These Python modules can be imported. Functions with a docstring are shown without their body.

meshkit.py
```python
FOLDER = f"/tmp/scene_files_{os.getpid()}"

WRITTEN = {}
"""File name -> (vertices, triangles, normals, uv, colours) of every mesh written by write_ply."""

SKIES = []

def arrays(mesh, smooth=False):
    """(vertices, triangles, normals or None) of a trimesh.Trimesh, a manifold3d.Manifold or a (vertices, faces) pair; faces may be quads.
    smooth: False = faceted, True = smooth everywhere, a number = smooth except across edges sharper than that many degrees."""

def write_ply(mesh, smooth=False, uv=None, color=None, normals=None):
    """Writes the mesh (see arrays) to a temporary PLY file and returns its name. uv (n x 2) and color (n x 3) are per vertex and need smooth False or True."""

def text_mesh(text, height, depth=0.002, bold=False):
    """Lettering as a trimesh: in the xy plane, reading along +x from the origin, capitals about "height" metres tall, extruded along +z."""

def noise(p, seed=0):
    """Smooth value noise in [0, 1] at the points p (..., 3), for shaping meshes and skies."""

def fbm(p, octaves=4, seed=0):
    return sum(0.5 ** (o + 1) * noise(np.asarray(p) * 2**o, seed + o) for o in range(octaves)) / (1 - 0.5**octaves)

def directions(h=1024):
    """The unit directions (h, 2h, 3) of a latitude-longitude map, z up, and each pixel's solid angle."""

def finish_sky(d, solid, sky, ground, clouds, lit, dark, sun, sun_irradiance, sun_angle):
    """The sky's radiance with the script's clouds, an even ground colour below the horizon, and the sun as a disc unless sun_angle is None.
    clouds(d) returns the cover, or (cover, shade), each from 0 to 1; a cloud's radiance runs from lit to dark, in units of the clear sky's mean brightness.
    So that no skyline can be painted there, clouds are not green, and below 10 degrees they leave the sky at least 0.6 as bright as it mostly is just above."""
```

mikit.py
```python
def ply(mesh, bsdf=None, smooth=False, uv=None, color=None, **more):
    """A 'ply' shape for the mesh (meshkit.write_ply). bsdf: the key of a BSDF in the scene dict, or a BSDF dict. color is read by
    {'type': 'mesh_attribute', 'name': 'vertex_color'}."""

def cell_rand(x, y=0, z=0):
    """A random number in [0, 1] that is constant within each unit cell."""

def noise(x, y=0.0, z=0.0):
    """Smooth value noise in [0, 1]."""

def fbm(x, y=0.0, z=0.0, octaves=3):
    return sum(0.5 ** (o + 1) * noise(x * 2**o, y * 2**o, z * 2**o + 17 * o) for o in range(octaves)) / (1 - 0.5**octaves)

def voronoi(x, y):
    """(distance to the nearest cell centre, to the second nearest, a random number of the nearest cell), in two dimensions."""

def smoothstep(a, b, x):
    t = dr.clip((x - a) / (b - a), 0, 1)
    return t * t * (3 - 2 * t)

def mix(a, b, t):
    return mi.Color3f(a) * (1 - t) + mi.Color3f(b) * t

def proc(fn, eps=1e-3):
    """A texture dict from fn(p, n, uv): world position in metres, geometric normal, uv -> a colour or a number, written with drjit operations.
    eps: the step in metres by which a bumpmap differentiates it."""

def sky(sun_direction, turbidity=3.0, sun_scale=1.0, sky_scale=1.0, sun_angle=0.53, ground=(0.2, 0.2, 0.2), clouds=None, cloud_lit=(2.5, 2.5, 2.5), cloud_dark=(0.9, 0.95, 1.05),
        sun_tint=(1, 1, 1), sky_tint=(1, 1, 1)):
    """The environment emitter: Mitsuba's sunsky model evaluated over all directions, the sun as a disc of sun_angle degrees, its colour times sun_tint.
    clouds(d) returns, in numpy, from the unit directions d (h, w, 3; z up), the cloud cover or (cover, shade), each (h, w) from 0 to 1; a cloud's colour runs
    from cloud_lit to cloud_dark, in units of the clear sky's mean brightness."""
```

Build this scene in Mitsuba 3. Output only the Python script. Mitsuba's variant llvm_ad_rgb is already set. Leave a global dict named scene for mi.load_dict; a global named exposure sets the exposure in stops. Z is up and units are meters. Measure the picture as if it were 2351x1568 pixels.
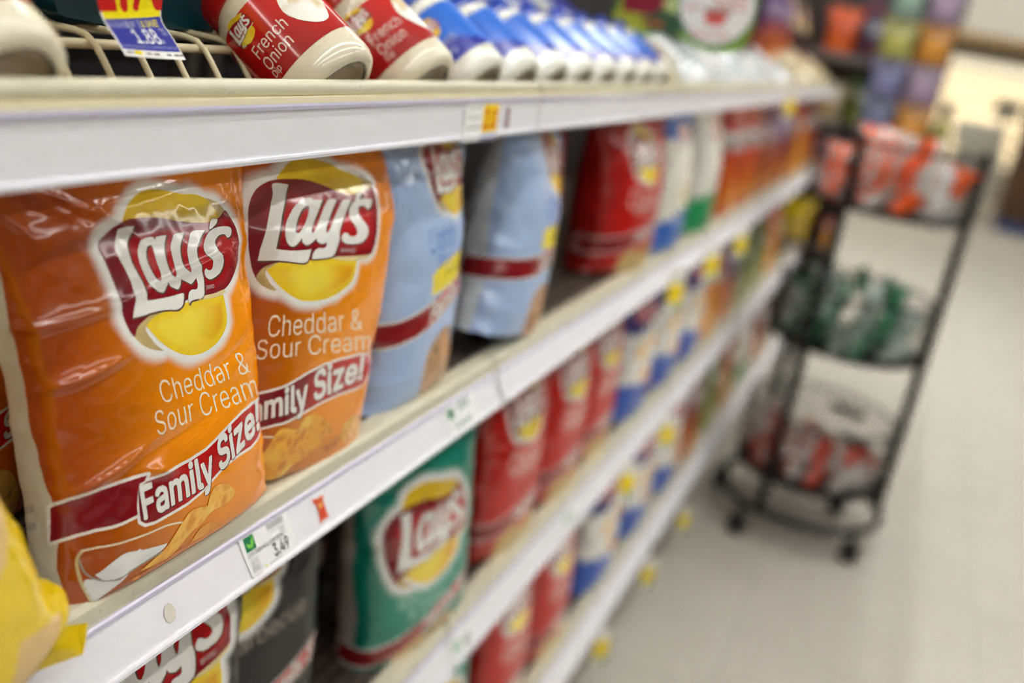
import math, random
import numpy as np, shapely, trimesh, mitsuba as mi, mikit, meshkit
import drjit as dr
from shapely.geometry import Polygon, LineString, Point, box as sbox
from shapely.ops import unary_union
from meshkit import noise, fbm

scene, labels = {}, {}
T = mi.ScalarTransform4f
random.seed(7); rng = np.random.default_rng(7)

# ---------------------------------------------------------------- camera, light, exposure
EYE = [.42, 0, 1.43]
scene['camera'] = dict(type='thinlens', fov=53.15, fov_axis='x', aperture_radius=.0080, focus_distance=.742, near_clip=.02, far_clip=80.0,
    to_world=T().look_at(origin=EYE, target=[EYE[0]-.31673, .89700, EYE[2]-.30834], up=[-.27278, .22520, .93535]))
exposure = -0.12
LAMP = 31.0           # radiance of the fluorescent strips
STRIPS = [-3.4, -1.25, .62, 1.75, 4.2]

def srgb(*c):
    c = np.array(c, float)/255
    return np.where(c <= .04045, c/12.92, ((c+.055)/1.055)**2.4)
def sstep(a, b, x):
    t = np.clip((x-a)/(b-a), 0, 1); return t*t*(3-2*t)
def lerp(a, b, t):
    t = np.asarray(t)[..., None]; return np.asarray(a)*(1-t)+np.asarray(b)*t

# ---------------------------------------------------------------- materials: colour per vertex, one BSDF per gloss
def bsdf(rough, spec=.5, coat=0, metal=0., coatg=.9):
    return {'type': 'twosided', 'b': {'type': 'principled', 'base_color': {'type': 'mesh_attribute', 'name': 'vertex_color'}, 'roughness': rough,
            'specular': spec, 'metallic': metal, 'clearcoat': coat, 'clearcoat_gloss': coatg}}
scene['film'] = bsdf(.13, .38, .75, coatg=.994)
scene['film_dark'] = bsdf(.2, .2, .3, coatg=.985)
scene['gloss'] = bsdf(.13, .5, 1.0, coatg=.992)
scene['satin'] = bsdf(.42, .45)
scene['matte'] = bsdf(.75, .25)
def floor_colour(p, n, uv):
    fx, fy = p.x/.305, p.y/.305
    r = mikit.cell_rand(dr.floor(fx), dr.floor(fy), 3)
    f = mikit.fbm(p.x*9, p.y*9, 0, 4); g = mikit.fbm(p.x*60, p.y*60, 0, 2)
    c = mikit.mix((.73, .695, .605), (.81, .775, .69), dr.clip(.30+.35*r+.5*(f-.5)+.25*(g-.5), 0, 1))
    ex, ey = dr.abs(fx-dr.round(fx)), dr.abs(fy-dr.round(fy))
    return c*(1-.22*mikit.smoothstep(.012, .004, dr.minimum(ex, ey)))
scene['floor_tile'] = {'type': 'principled', 'base_color': mikit.proc(floor_colour), 'roughness': .55, 'specular': .12}
def rail_colour(p, n, uv):
    a = mikit.fbm(p.x*60, p.y*60, p.z*60, 4); b = mikit.noise(p.x*420, p.y*420, p.z*420); d = mikit.noise(p.x*1300, p.y*1300, p.z*1300)
    c = mikit.mix((.60, .56, .40), (.68, .645, .50), a)
    c = mikit.mix(c, (.16, .12, .07), .75*mikit.smoothstep(.80, .93, b*.6+d*.4+(a-.5)*.22))
    return c
scene['rail_paint'] = {'type': 'twosided', 'b': {'type': 'principled', 'base_color': mikit.proc(rail_colour), 'roughness': .4, 'specular': .45}}

# ---------------------------------------------------------------- mesh helpers
def cols(n, c):
    c = np.asarray(c, float); return np.tile(c, (n, 1)) if c.ndim == 1 else c
def shape(key, V, F, C, mat='satin', N=None, smooth=False, **more):
    """one entry: vertices, faces, colours (one or per vertex)"""
    V, F = np.asarray(V, float), np.asarray(F, int)
    C = cols(len(V), C)
    if N is None and smooth is not False and smooth is not True:
        tm = trimesh.Trimesh(V, F, process=False, vertex_colors=None)
        V0 = V
        sm = trimesh.graph.smooth_shade(tm, angle=math.radians(smooth), facet_minarea=None)
        V, F = np.array(sm.vertices), np.array(sm.faces)
        from scipy.spatial import cKDTree
        C = C[cKDTree(V0).query(V)[1]]; smooth = True
    path = meshkit.write_ply((V, F), False if N is not None else smooth, None, C, normals=N)
    scene[key] = {'type': 'ply', 'filename': path, 'face_normals': N is None and smooth is False, 'bsdf': {'type': 'ref', 'id': mat}, **more}
    return key
def again(key, src, to_world):
    d = dict(scene[src]); d['to_world'] = to_world; scene[key] = d
used = {}
def numbered(name):
    k = used.get(name, -1)+1; used[name] = k
    return name if k == 0 else f'{name}_{k:03d}'
def thing(name, label, cat, group=None):
    key = numbered(name); labels[key] = {'label': label, 'category': cat}
    if group: labels[key]['group'] = group
    return key
def part(t, name, V, F, C, mat='satin', label=None, kind=None, **k):
    key = numbered(t+'__'+name); shape(key, V, F, C, mat, **k)
    if label or kind: labels[key] = {**({'label': label} if label else {}), **({'kind': kind} if kind else {})}
    return key
def struct(name, V, F, C, mat='matte', parent=None, **k):
    key = numbered((parent+'__' if parent else '')+name); shape(key, V, F, C, mat, **k)
    if not parent: labels[key] = {'kind': 'structure'}
    return key
def join(*ms):
    V, F, C, o = [], [], [], 0
    for v, f, c in ms:
        v = np.asarray(v); V.append(v); F.append(np.asarray(f)+o); C.append(cols(len(v), c)); o += len(v)
    return np.vstack(V), np.vstack(F), np.vstack(C)
def cbox(x0, x1, y0, y1, z0, z1, ch=.0015):
    """box with chamfered edges"""
    ch = min(ch, .3*min(x1-x0, y1-y0, z1-z0)); P = []
    for sx in (0, 1):
        for sy in (0, 1):
            for sz in (0, 1):
                X, Y, Z = (x0, x1)[sx], (y0, y1)[sy], (z0, z1)[sz]; dx, dy, dz = (1-2*sx)*ch, (1-2*sy)*ch, (1-2*sz)*ch
                P += [(X, Y+dy, Z+dz), (X+dx, Y, Z+dz), (X+dx, Y+dy, Z)]
    h = trimesh.convex.convex_hull(np.array(P)); return np.array(h.vertices), np.array(h.faces)
def tube(path, r, n=10, closed=False, caps=True):
    P = np.asarray(path, float); m = len(P)
    tg = np.gradient(P, axis=0) if not closed else np.roll(P, -1, 0)-np.roll(P, 1, 0)
    tg /= np.linalg.norm(tg, axis=1, keepdims=True)
    u = np.cross(tg[0], [0, 0, 1.]); u = np.cross(tg[0], [1., 0, 0]) if np.linalg.norm(u) < .2 else u
    R = np.broadcast_to(r, m); V = []
    for i in range(m):
        u = u-tg[i]*(u@tg[i]); u /= np.linalg.norm(u); w = np.cross(tg[i], u)
        a = np.arange(n)/n*2*np.pi
        V.append(P[i]+R[i]*(np.cos(a)[:, None]*u+np.sin(a)[:, None]*w))
    F = []
    for i in range(m if closed else m-1):
        j = (i+1) % m
        for k in range(n):
            l = (k+1) % n; F += [(i*n+k, i*n+l, j*n+l), (i*n+k, j*n+l, j*n+k)]
    V = np.vstack(V)
    if caps and not closed:
        for i, s in ((0, 1), (m-1, -1)):
            c = len(V); V = np.vstack([V, P[i]])
            F += [((i*n+(k+1) % n), i*n+k, c)[::s] for k in range(n)]
    return V, np.array(F)
def prism(profile, y0, y1):
    """closed (X, Z) profile extruded along the shelf"""
    pl = shapely.geometry.polygon.orient(Polygon(profile)); p = np.array(pl.exterior.coords)[:-1]; n = len(p)
    v2, f2 = trimesh.creation.triangulate_polygon(pl, engine='earcut')
    V = np.vstack([np.c_[p[:, 0], np.full(n, y0), p[:, 1]], np.c_[p[:, 0], np.full(n, y1), p[:, 1]], np.c_[v2[:, 0], np.full(len(v2), y0), v2[:, 1]], np.c_[v2[:, 0], np.full(len(v2), y1), v2[:, 1]]])
    F = [(k, (k+1) % n, n+(k+1) % n) for k in range(n)]+[(k, n+(k+1) % n, n+k) for k in range(n)]
    F = np.vstack([np.array(F)[:, ::-1], f2+2*n, f2[:, ::-1]+2*n+len(v2)])
    return V, F
def lathe(profile, n=40):
    """(r, z) profile round the z axis; returns V, F"""
    pr = np.asarray(profile, float); a = np.arange(n)/n*2*np.pi; m = len(pr)
    V = np.stack([pr[:, None, 0]*np.cos(a), pr[:, None, 0]*np.sin(a), np.repeat(pr[:, 1:], n, 1)], -1).reshape(-1, 3)
    F = [f for i in range(m-1) for k in range(n) for f in ((i*n+k, i*n+(k+1) % n, (i+1)*n+(k+1) % n), (i*n+k, (i+1)*n+(k+1) % n, (i+1)*n+k))]
    return V, np.array(F)
def mv(V, M):
    M = np.asarray(M, float); return np.asarray(V)@M[:3, :3].T+M[:3, 3]

# ---------------------------------------------------------------- printed art: polygons cut along a surface's own grid, so that print lies on the film
def spline(pts, k=6):
    P = np.asarray(pts, float); out = []
    d = np.linalg.norm(np.roll(P, -1, 0)-P, axis=1)
    for i in range(len(P)):
        p0, p1, p2, p3 = P[i-1], P[i], P[(i+1) % len(P)], P[(i+2) % len(P)]
        u1, u2 = p1-p0, p2-p1; u3 = p3-p2
        def sharp(a, b): return a@b < .30*np.linalg.norm(a)*np.linalg.norm(b)
        m1 = (p2-p0)/2 if not sharp(u1, u2) else u2*.7
        m2 = (p3-p1)/2 if not sharp(u2, u3) else u2*.7
        L = np.linalg.norm(u2); m1 *= min(1, 1.2*L/(np.linalg.norm(m1)+1e-9)); m2 *= min(1, 1.2*L/(np.linalg.norm(m2)+1e-9))
        for t in np.arange(k)/k:
            out.append((2*t**3-3*t**2+1)*p1+(t**3-2*t**2+t)*m1+(-2*t**3+3*t**2)*p2+(t**3-t**2)*m2)
    return np.array(out)
def blob(pts, k=6):
    g = Polygon(spline(pts, k)); return g if g.is_valid else g.buffer(0)
def line(pts, w):
    P = np.asarray(pts, float)
    if len(P) > 2:
        t = np.arange(len(P)); from scipy.interpolate import PchipInterpolator
        P = PchipInterpolator(t, P)(np.linspace(0, len(P)-1, 8*len(P)))
    return LineString(P).buffer(w/2)
def outlines(s):
    o = {}
    for l in s.strip().splitlines():
        k, *r = l.split(); o[k] = np.array([[int(x) for x in q.split(',')] for q in r])/1e4
    return o
_text = {}
def text(s, bold=0., thin=0.):
    """lettering as a polygon with capitals 1 high"""
    if (s, bold, thin) not in _text:
        m = meshkit.text_mesh(s, 1.0, .1)
        top = (m.face_normals[:, 2] > .5)
        tri = m.vertices[m.faces[top]][:, :, :2]
        g = unary_union([Polygon(t).buffer(1e-4) for t in tri])
        if bold or thin: g = g.buffer(bold-thin)
        x0 = g.bounds[0]; _text[s, bold, thin] = shapely.affinity.translate(g, -x0, 0)
    return _text[s, bold, thin]
def text_quad(s, q, **k):
    """text onto the four corners: baseline left, baseline right, cap right, cap left"""
    g = text(s, **k); w = g.bounds[2]; q = np.asarray(q)
    def f(p):
        t, h = p[:, :1]/w, p[:, 1:]
        return (q[0]*(1-t)+q[1]*t)*(1-h)+(q[3]*(1-t)+q[2]*t)*h
    return shapely.transform(g.segmentize(.15), f).buffer(0)
def text_curve(s, base, cap, even=False, **k):
    g = text(s, **k); w = g.bounds[2]
    from scipy.interpolate import PchipInterpolator
    def arc(P):
        P = np.asarray(P); d = np.r_[0, np.cumsum(np.linalg.norm(np.diff(P, axis=0), axis=1))]; return PchipInterpolator(np.linspace(0, 1, len(P)) if even else d/d[-1], P)
    b, c = arc(base), arc(cap)
    def f(p):
        t, h = np.clip(p[:, 0]/w, 0, 1), p[:, 1:]; return b(t)*(1-h)+c(t)*h
    return shapely.transform(g.segmentize(.1), f).buffer(0)
def put(g, dx, dy, s=1., a=0, sx=1.):
    g = shapely.affinity.scale(g, s*sx, s, origin=(0, 0))
    if a: g = shapely.affinity.rotate(g, a, origin=(0, 0))
    return shapely.affinity.translate(g, dx, dy)
def write(s, x, y, h, sx=1., a=0, centre=True, **k):
    g = text(s, **k); g = shapely.affinity.scale(g, h*sx, h, origin=(0, 0))
    if centre: g = shapely.affinity.translate(g, -g.bounds[2]/2, 0)
    return put(g, x, y, 1, a)
class Surface:
    """a grid of points P and normals N over art coordinates a (across) and h (up), in metres"""
    def __init__(S, a, h, P, N): S.a, S.h, S.P, S.N = a, h, P, N
    def mesh(S):
        nh, na = S.P.shape[:2]; i = np.arange(nh*na).reshape(nh, na)
        q = np.stack([i[:-1, :-1], i[:-1, 1:], i[1:, 1:], i[1:, :-1]], -1).reshape(-1, 4)
        return S.P.reshape(-1, 3), np.vstack([q[:, [0, 1, 2]], q[:, [0, 2, 3]]]), S.N.reshape(-1, 3)
    def at(S, p, off, c=None):
        fx = np.clip((p[:, 0]-S.a[0])/(S.a[1]-S.a[0]), 0, len(S.a)-1.000001); fy = np.clip((p[:, 1]-S.h[0])/(S.h[1]-S.h[0]), 0, len(S.h)-1.000001)
        if c is None: i, j = fx.astype(int), fy.astype(int)
        else: i, j = np.clip(((c[:, 0]-S.a[0])/(S.a[1]-S.a[0])).astype(int), 0, len(S.a)-2), np.clip(((c[:, 1]-S.h[0])/(S.h[1]-S.h[0])).astype(int), 0, len(S.h)-2)
        fx, fy = (fx-i)[:, None], (fy-j)[:, None]
        low = (fx >= fy) if c is None else (((c[:, 0]-S.a[0])/(S.a[1]-S.a[0])-i) >= ((c[:, 1]-S.h[0])/(S.h[1]-S.h[0])-j))[:, None]
        def f(G):
            g00, g10, g11, g01 = G[j, i], G[j, i+1], G[j+1, i+1], G[j+1, i]
            return np.where(low, g00+fx*(g10-g00)+fy*(g11-g10), g00+fy*(g01-g00)+fx*(g11-g01))
        n = f(S.N); n /= np.linalg.norm(n, axis=1, keepdims=True)+1e-12
        return f(S.P)+n*off, n
    def print(S, items):
        """items: (polygon, colour or fn(points), layer) -> V, F, N, C"""
        V, F, N, C, o = [], [], [], [], 0
        for g, col, layer in items:
            g = g.intersection(sbox(S.a[0]+1e-6, S.h[0]+1e-6, S.a[-1]-1e-6, S.h[-1]-1e-6))
            if g.is_empty: continue
            x0, y0, x1, y1 = g.bounds; da, dh = S.a[1]-S.a[0], S.h[1]-S.h[0]
            i0, i1 = int((x0-S.a[0])/da), int((x1-S.a[0])/da)+1; j0, j1 = int((y0-S.h[0])/dh), int((y1-S.h[0])/dh)+1
            I, J = np.meshgrid(np.arange(i0, i1), np.arange(j0, j1)); I, J = I.ravel(), J.ravel()
            X0, X1, Y0, Y1 = S.a[0]+I*da, S.a[0]+(I+1)*da, S.h[0]+J*dh, S.h[0]+(J+1)*dh
            tri = np.concatenate([np.stack([np.c_[X0, Y0], np.c_[X1, Y0], np.c_[X1, Y1]], 1), np.stack([np.c_[X0, Y0], np.c_[X1, Y1], np.c_[X0, Y1]], 1)])
            tp = shapely.polygons(tri); shapely.prepare(g)
            inside = shapely.contains_properly(g, tp); cut = shapely.intersects(g, tp) & ~inside
            p2, cen = [tri[inside].reshape(-1, 2)], [np.repeat(tri[inside].mean(1), 3, 0)]
            f2 = [np.arange(3*inside.sum()).reshape(-1, 3)]; n0 = 3*int(inside.sum())
            for q, c in zip(shapely.intersection(g, tp[cut]), tri[cut].mean(1)):
                for r in getattr(q, 'geoms', [q]):
                    if r.geom_type != 'Polygon' or r.area < 1e-12: continue
                    e = np.array(r.exterior.coords)[:-1]
                    if len(r.interiors) == 0 and len(e) == 3: v, f = e, np.array([[0, 1, 2]])
                    else:
                        try: v, f = trimesh.creation.triangulate_polygon(r, engine='earcut')
                        except Exception: continue
                        if len(f) == 0: continue
                    p2.append(v); cen.append(np.tile(c, (len(v), 1))); f2.append(f+n0); n0 += len(v)
            p2, cen, f2 = np.vstack(p2), np.vstack(cen), np.vstack(f2)
            if not len(f2): continue
            v, n = S.at(p2, .00013*layer, cen)
            V.append(v); N.append(n); F.append(f2+o); C.append(cols(len(v), col(p2) if callable(col) else col)); o += len(v)
        return np.vstack(V), np.vstack(F), np.vstack(N), np.vstack(C)
# ---------------------------------------------------------------- pillow bags
def _unit_section(n=2.8, N=721):
    t = np.linspace(0, np.pi/2, N); return np.cos(t)**(2/n), np.sin(t)**(2/n)
_c, _s = _unit_section()
def section(b, W, M):
    lo, hi = W*.2, W*.5
    for _ in range(30):
        a = .5*(lo+hi)
        if np.hypot(np.diff(a*_c), np.diff(b*_s)).sum() > W/2: hi = a
        else: lo = a
    x, y = a*_c[::-1], b*_s[::-1]; d = np.r_[0, np.cumsum(np.hypot(np.diff(x), np.diff(y)))]; q = np.linspace(0, d[-1], M+1)
    return np.interp(q, d, x), np.interp(q, d, y)
def normals(P):
    du = np.empty_like(P); du[:, 1:-1] = P[:, 2:]-P[:, :-2]; du[:, 0] = P[:, 1]-P[:, -2]; du[:, -1] = du[:, 0]
    n = np.cross(du, np.gradient(P, axis=0)); return n/np.maximum(np.linalg.norm(n, axis=-1, keepdims=True), 1e-12)
def ridge(x): return 1-np.abs(2*x-1)
def bag_surface(W, H, B, nS=96, nV=64, seed=0, wr=1., dents=(), bottom=.7, taper=.55, pleat=1., pose=None, bend=None):
    """film of a pillow bag, X out of its front, Y along the shelf, Z up; a = 0 is the middle of the front, a = +-W the seam at the back"""
    M = nS//4; v = np.linspace(0, 1, nV+1)
    bb = bottom+(1-bottom)*np.sqrt(np.clip(1-(1-np.clip(v/.22, 0, 1))**2, 0, 1))
    bb = B*bb*np.clip(np.cos(np.clip((v-(1-taper))/taper, 0, 1)*np.pi/2)**.85, .03, 1)
    X, Y = [], []
    for b in bb:
        x, y = section(b, W, M); xq, yq = np.r_[x, x[::-1][1:]], np.r_[y, -y[::-1][1:]]
        Y.append(np.r_[-xq[::-1], xq[1:]]); X.append(np.r_[yq[::-1], yq[1:]])
    X, Y = np.array(X), np.array(Y); s = np.linspace(-1, 1, X.shape[1])
    zz = np.r_[0, np.cumsum(np.sqrt(np.clip((H/nV)**2-np.diff(bb*.7)**2, (.25*H/nV)**2, None)))]
    P = np.stack([X, Y, np.repeat(zz[:, None], X.shape[1], 1)], -1)
    if wr or len(dents):
        A, Hh = np.meshgrid(s*W, v*H); N = normals(P)
        q = np.stack([np.cos(s*np.pi)*W/1.8+0*A, np.sin(s*np.pi)*W/1.8+0*A, Hh], -1)
        side = np.clip(1.25-4*np.abs(np.abs(s)-.5), .15, 1)[None]
        r1 = ridge(fbm(q*[15, 15, 24]+seed*7.1, 3, seed)); r2 = ridge(fbm(q*[40, 40, 46]+seed*3.3, 2, seed+5))
        d = .0048*wr*(r1-.75)*(.35+.65*side)+.0010*wr*(r2-.7)*(.4+.6*side)
        bk = ridge(noise(np.stack([A*9+2*Hh, A*0, Hh*26], -1)+seed*11.7, seed+9)); d += .0045*wr*(bk**3-.3)*side*np.clip(2.2*noise(q*[9, 9, 11]+seed*5.1, seed+21)-.7, 0, 1)
        top = sstep(.74, 1, v)[:, None]
        d += .005*wr*pleat*top*(ridge(noise(np.stack([A*34+(1-v)[:, None]*2*np.sin(A*40), Hh*5, A*0], -1)+seed, seed+3))-.5)
        d += .0030*wr*top*(ridge(noise(q*[62, 62, 50]+seed*2.7, seed+31))**2-.4)*np.clip(2*noise(q*[12, 12, 12]+seed, seed+41)-.4, 0, 1)
        for a0, h0, la, lh, ang, k in dents:      # sharp-backed dents
            ca, sa = math.cos(ang), math.sin(ang); u = ((A-a0)*ca+(Hh-h0)*sa)/la; w = (-(A-a0)*sa+(Hh-h0)*ca)/lh
            d += k*np.exp(-u*u)*np.where(w > 0, np.exp(-np.abs(w)*1.2), np.exp(-w*w*3))
        P = P+N*d[..., None]; P[:, -1] = P[:, 0]
    if pose is not None: P = mv(P.reshape(-1, 3), pose).reshape(P.shape)
    if bend: P = bend(P)
    return Surface(s*W, v*H, P, normals(P))
def posed(loc, yaw=0, lean=0, roll=0):
    """world matrix of a bag standing at loc: leans back, rolls along the shelf (+ = top away), turns (+ = faces away from the camera)"""
    def f(x, y, z):
        c, s = math.cos(lean), math.sin(lean); y, z = y*c-z*s, y*s+z*c
        c, s = math.cos(roll), math.sin(roll); x, z = x*c+z*s, -x*s+z*c
        c, s = math.cos(yaw), math.sin(yaw); x, y = x*c+y*s, -x*s+y*c
        return np.array([y, x, z])
    M = np.eye(4); M[:3, 0], M[:3, 1], M[:3, 2], M[:3, 3] = f(0, 1, 0), f(1, 0, 0), f(0, 0, 1), loc
    return M
WHITE, RED, DRED = srgb(240, 238, 232), srgb(176, 16, 20), srgb(110, 12, 26)
YEL, GOLD, TAN, CREAM = srgb(240, 205, 40), srgb(228, 160, 12), srgb(196, 172, 110), srgb(226, 206, 150)
def emblem(o, s=1., dx=0, dy=0):
    """the maker's roundel: chip, red banner, white script; o = traced outlines"""
    tr = lambda g: put(g, dx, dy, s)
    b = {k: tr(blob(o[k])) for k in ('yellow_top', 'tan_top', 'red', 'cream', 'yellow_bottom', 'tan', 'white_edge', 'L', 'apos', 'S')}
    ay = tr(blob(o['ay']).difference(blob(o['hole'])))
    all_ = unary_union([b[k] for k in ('yellow_top', 'tan_top', 'red', 'yellow_bottom', 'tan')]).buffer(.002*s).buffer(-.002*s)
    r = b['red'].bounds; y0 = b['yellow_bottom'].bounds
    def red(p):
        d = shapely.distance(shapely.points(p), b['red'].exterior); n = fbm(np.c_[p*40, p[:, :1]*0], 2, 4)
        return lerp(DRED, RED, sstep(-.001, .020*s, d-.004*s*(n-.5)+.010*s*sstep(r[0], r[2], p[:, 0])-.006*s))
    def chip(p):
        c = np.array([.62*y0[0]+.38*y0[2], .35*y0[1]+.65*y0[3]]); d = np.hypot(*((p-c)/[.055*s, .042*s]).T)
        e = shapely.distance(shapely.points(p), b['yellow_bottom'].exterior)
        return lerp(lerp(srgb(246, 222, 70), GOLD, sstep(.2, .95, d)), YEL, sstep(.008*s, .002*s, e))
    script = unary_union([b['L'], ay, b['S'], b['apos']])
    sh = shapely.affinity.translate(script, .0006*s, -.0006*s).buffer(.0007*s).difference(script)
    it = [(all_.buffer(.0026*s), WHITE, 1), (b['yellow_top'], lambda p: lerp(srgb(232, 200, 40), srgb(214, 172, 24), fbm(np.c_[p*45, p[:, :1]*0], 2, 9)), 2),
          (b['tan_top'], TAN, 3), (b['tan'], lambda p: lerp(srgb(150, 122, 66), srgb(214, 192, 132), fbm(np.c_[p*60, p[:, :1]*0], 2, 3)), 2), (b['yellow_bottom'], chip, 3), (b['white_edge'], WHITE, 4),
          (b['red'], red, 4), (b['cream'], CREAM, 5), (sh, srgb(84, 56, 44), 5), (script, WHITE, 6)]
    if s > .9: it.append((text_quad('BRAND', [tr(Point(q)).coords[0] for q in o['brand']], thin=.01), WHITE, 6))
    return it, all_
def glow(base, zone, near, far, white=WHITE):
    """film colour with the white halo printed round an emblem"""
    def f(p):
        c = base(p) if callable(base) else cols(len(p), base)
        d = shapely.distance(shapely.points(p), zone); n = fbm(np.c_[p*70, p[:, :1]*0], 2, 2)
        return np.where((np.abs(p[:, 0]) < 1)[:, None], lerp(white, c, sstep(near, far*(.75+.5*n), d)), c)
    return f
def chips_col(seed, a=(236, 170, 40), b=(196, 112, 10), c=(246, 208, 96)):
    A, B, C = srgb(*a), srgb(*b), srgb(*c)
    def f(p):
        q = np.c_[p*110, p[:, :1]*0+seed]; n = ridge(fbm(q, 4, seed)); m = fbm(q*.35, 2, seed+3)
        return lerp(lerp(B, A, sstep(.45, .95, n)), C, sstep(.52, .75, m))
    return f
def film_mesh(S, colour):
    V, F, N = S.mesh(); a, h = np.meshgrid(S.a, S.h); C = colour(np.c_[a.ravel(), h.ravel()]) if callable(colour) else cols(len(V), colour)
    n = S.P.shape[1]; k = len(V); c = S.P[0].mean(0)        # close the bottom
    V = np.vstack([V, S.P[0], c]); dn = -np.cross(S.P[0, n//4]-c, S.P[0, n//2]-c); dn = dn/np.linalg.norm(dn)*(1 if dn[2] < 0 else -1)
    N = np.vstack([N, np.tile(dn, (n+1, 1))]); C = np.vstack([C, C[:n], C[:1]])
    F = np.vstack([F, [(k+i+1, k+i, k+n) for i in range(n-1)]])
    return V, F, N, C
def build_bag(t, S, film, prints, to_world=None, mat='film'):
    """parts of a bag: the film and each block of print on it"""
    V, F, N, C = film_mesh(S, film); k = {} if to_world is None else {'to_world': T(to_world)}
    part(t, 'film', V, F, C, mat, N=N, **k)
    for name, items in prints.items():
        V, F, N, C = S.print(items); part(t, name, V, F, C, mat, N=N, **k)
def copy_bag(t, src, to_world):
    for key in [k for k in scene if k.startswith(src+'__')]: again(t+key[len(src):], key, T(to_world))
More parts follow.
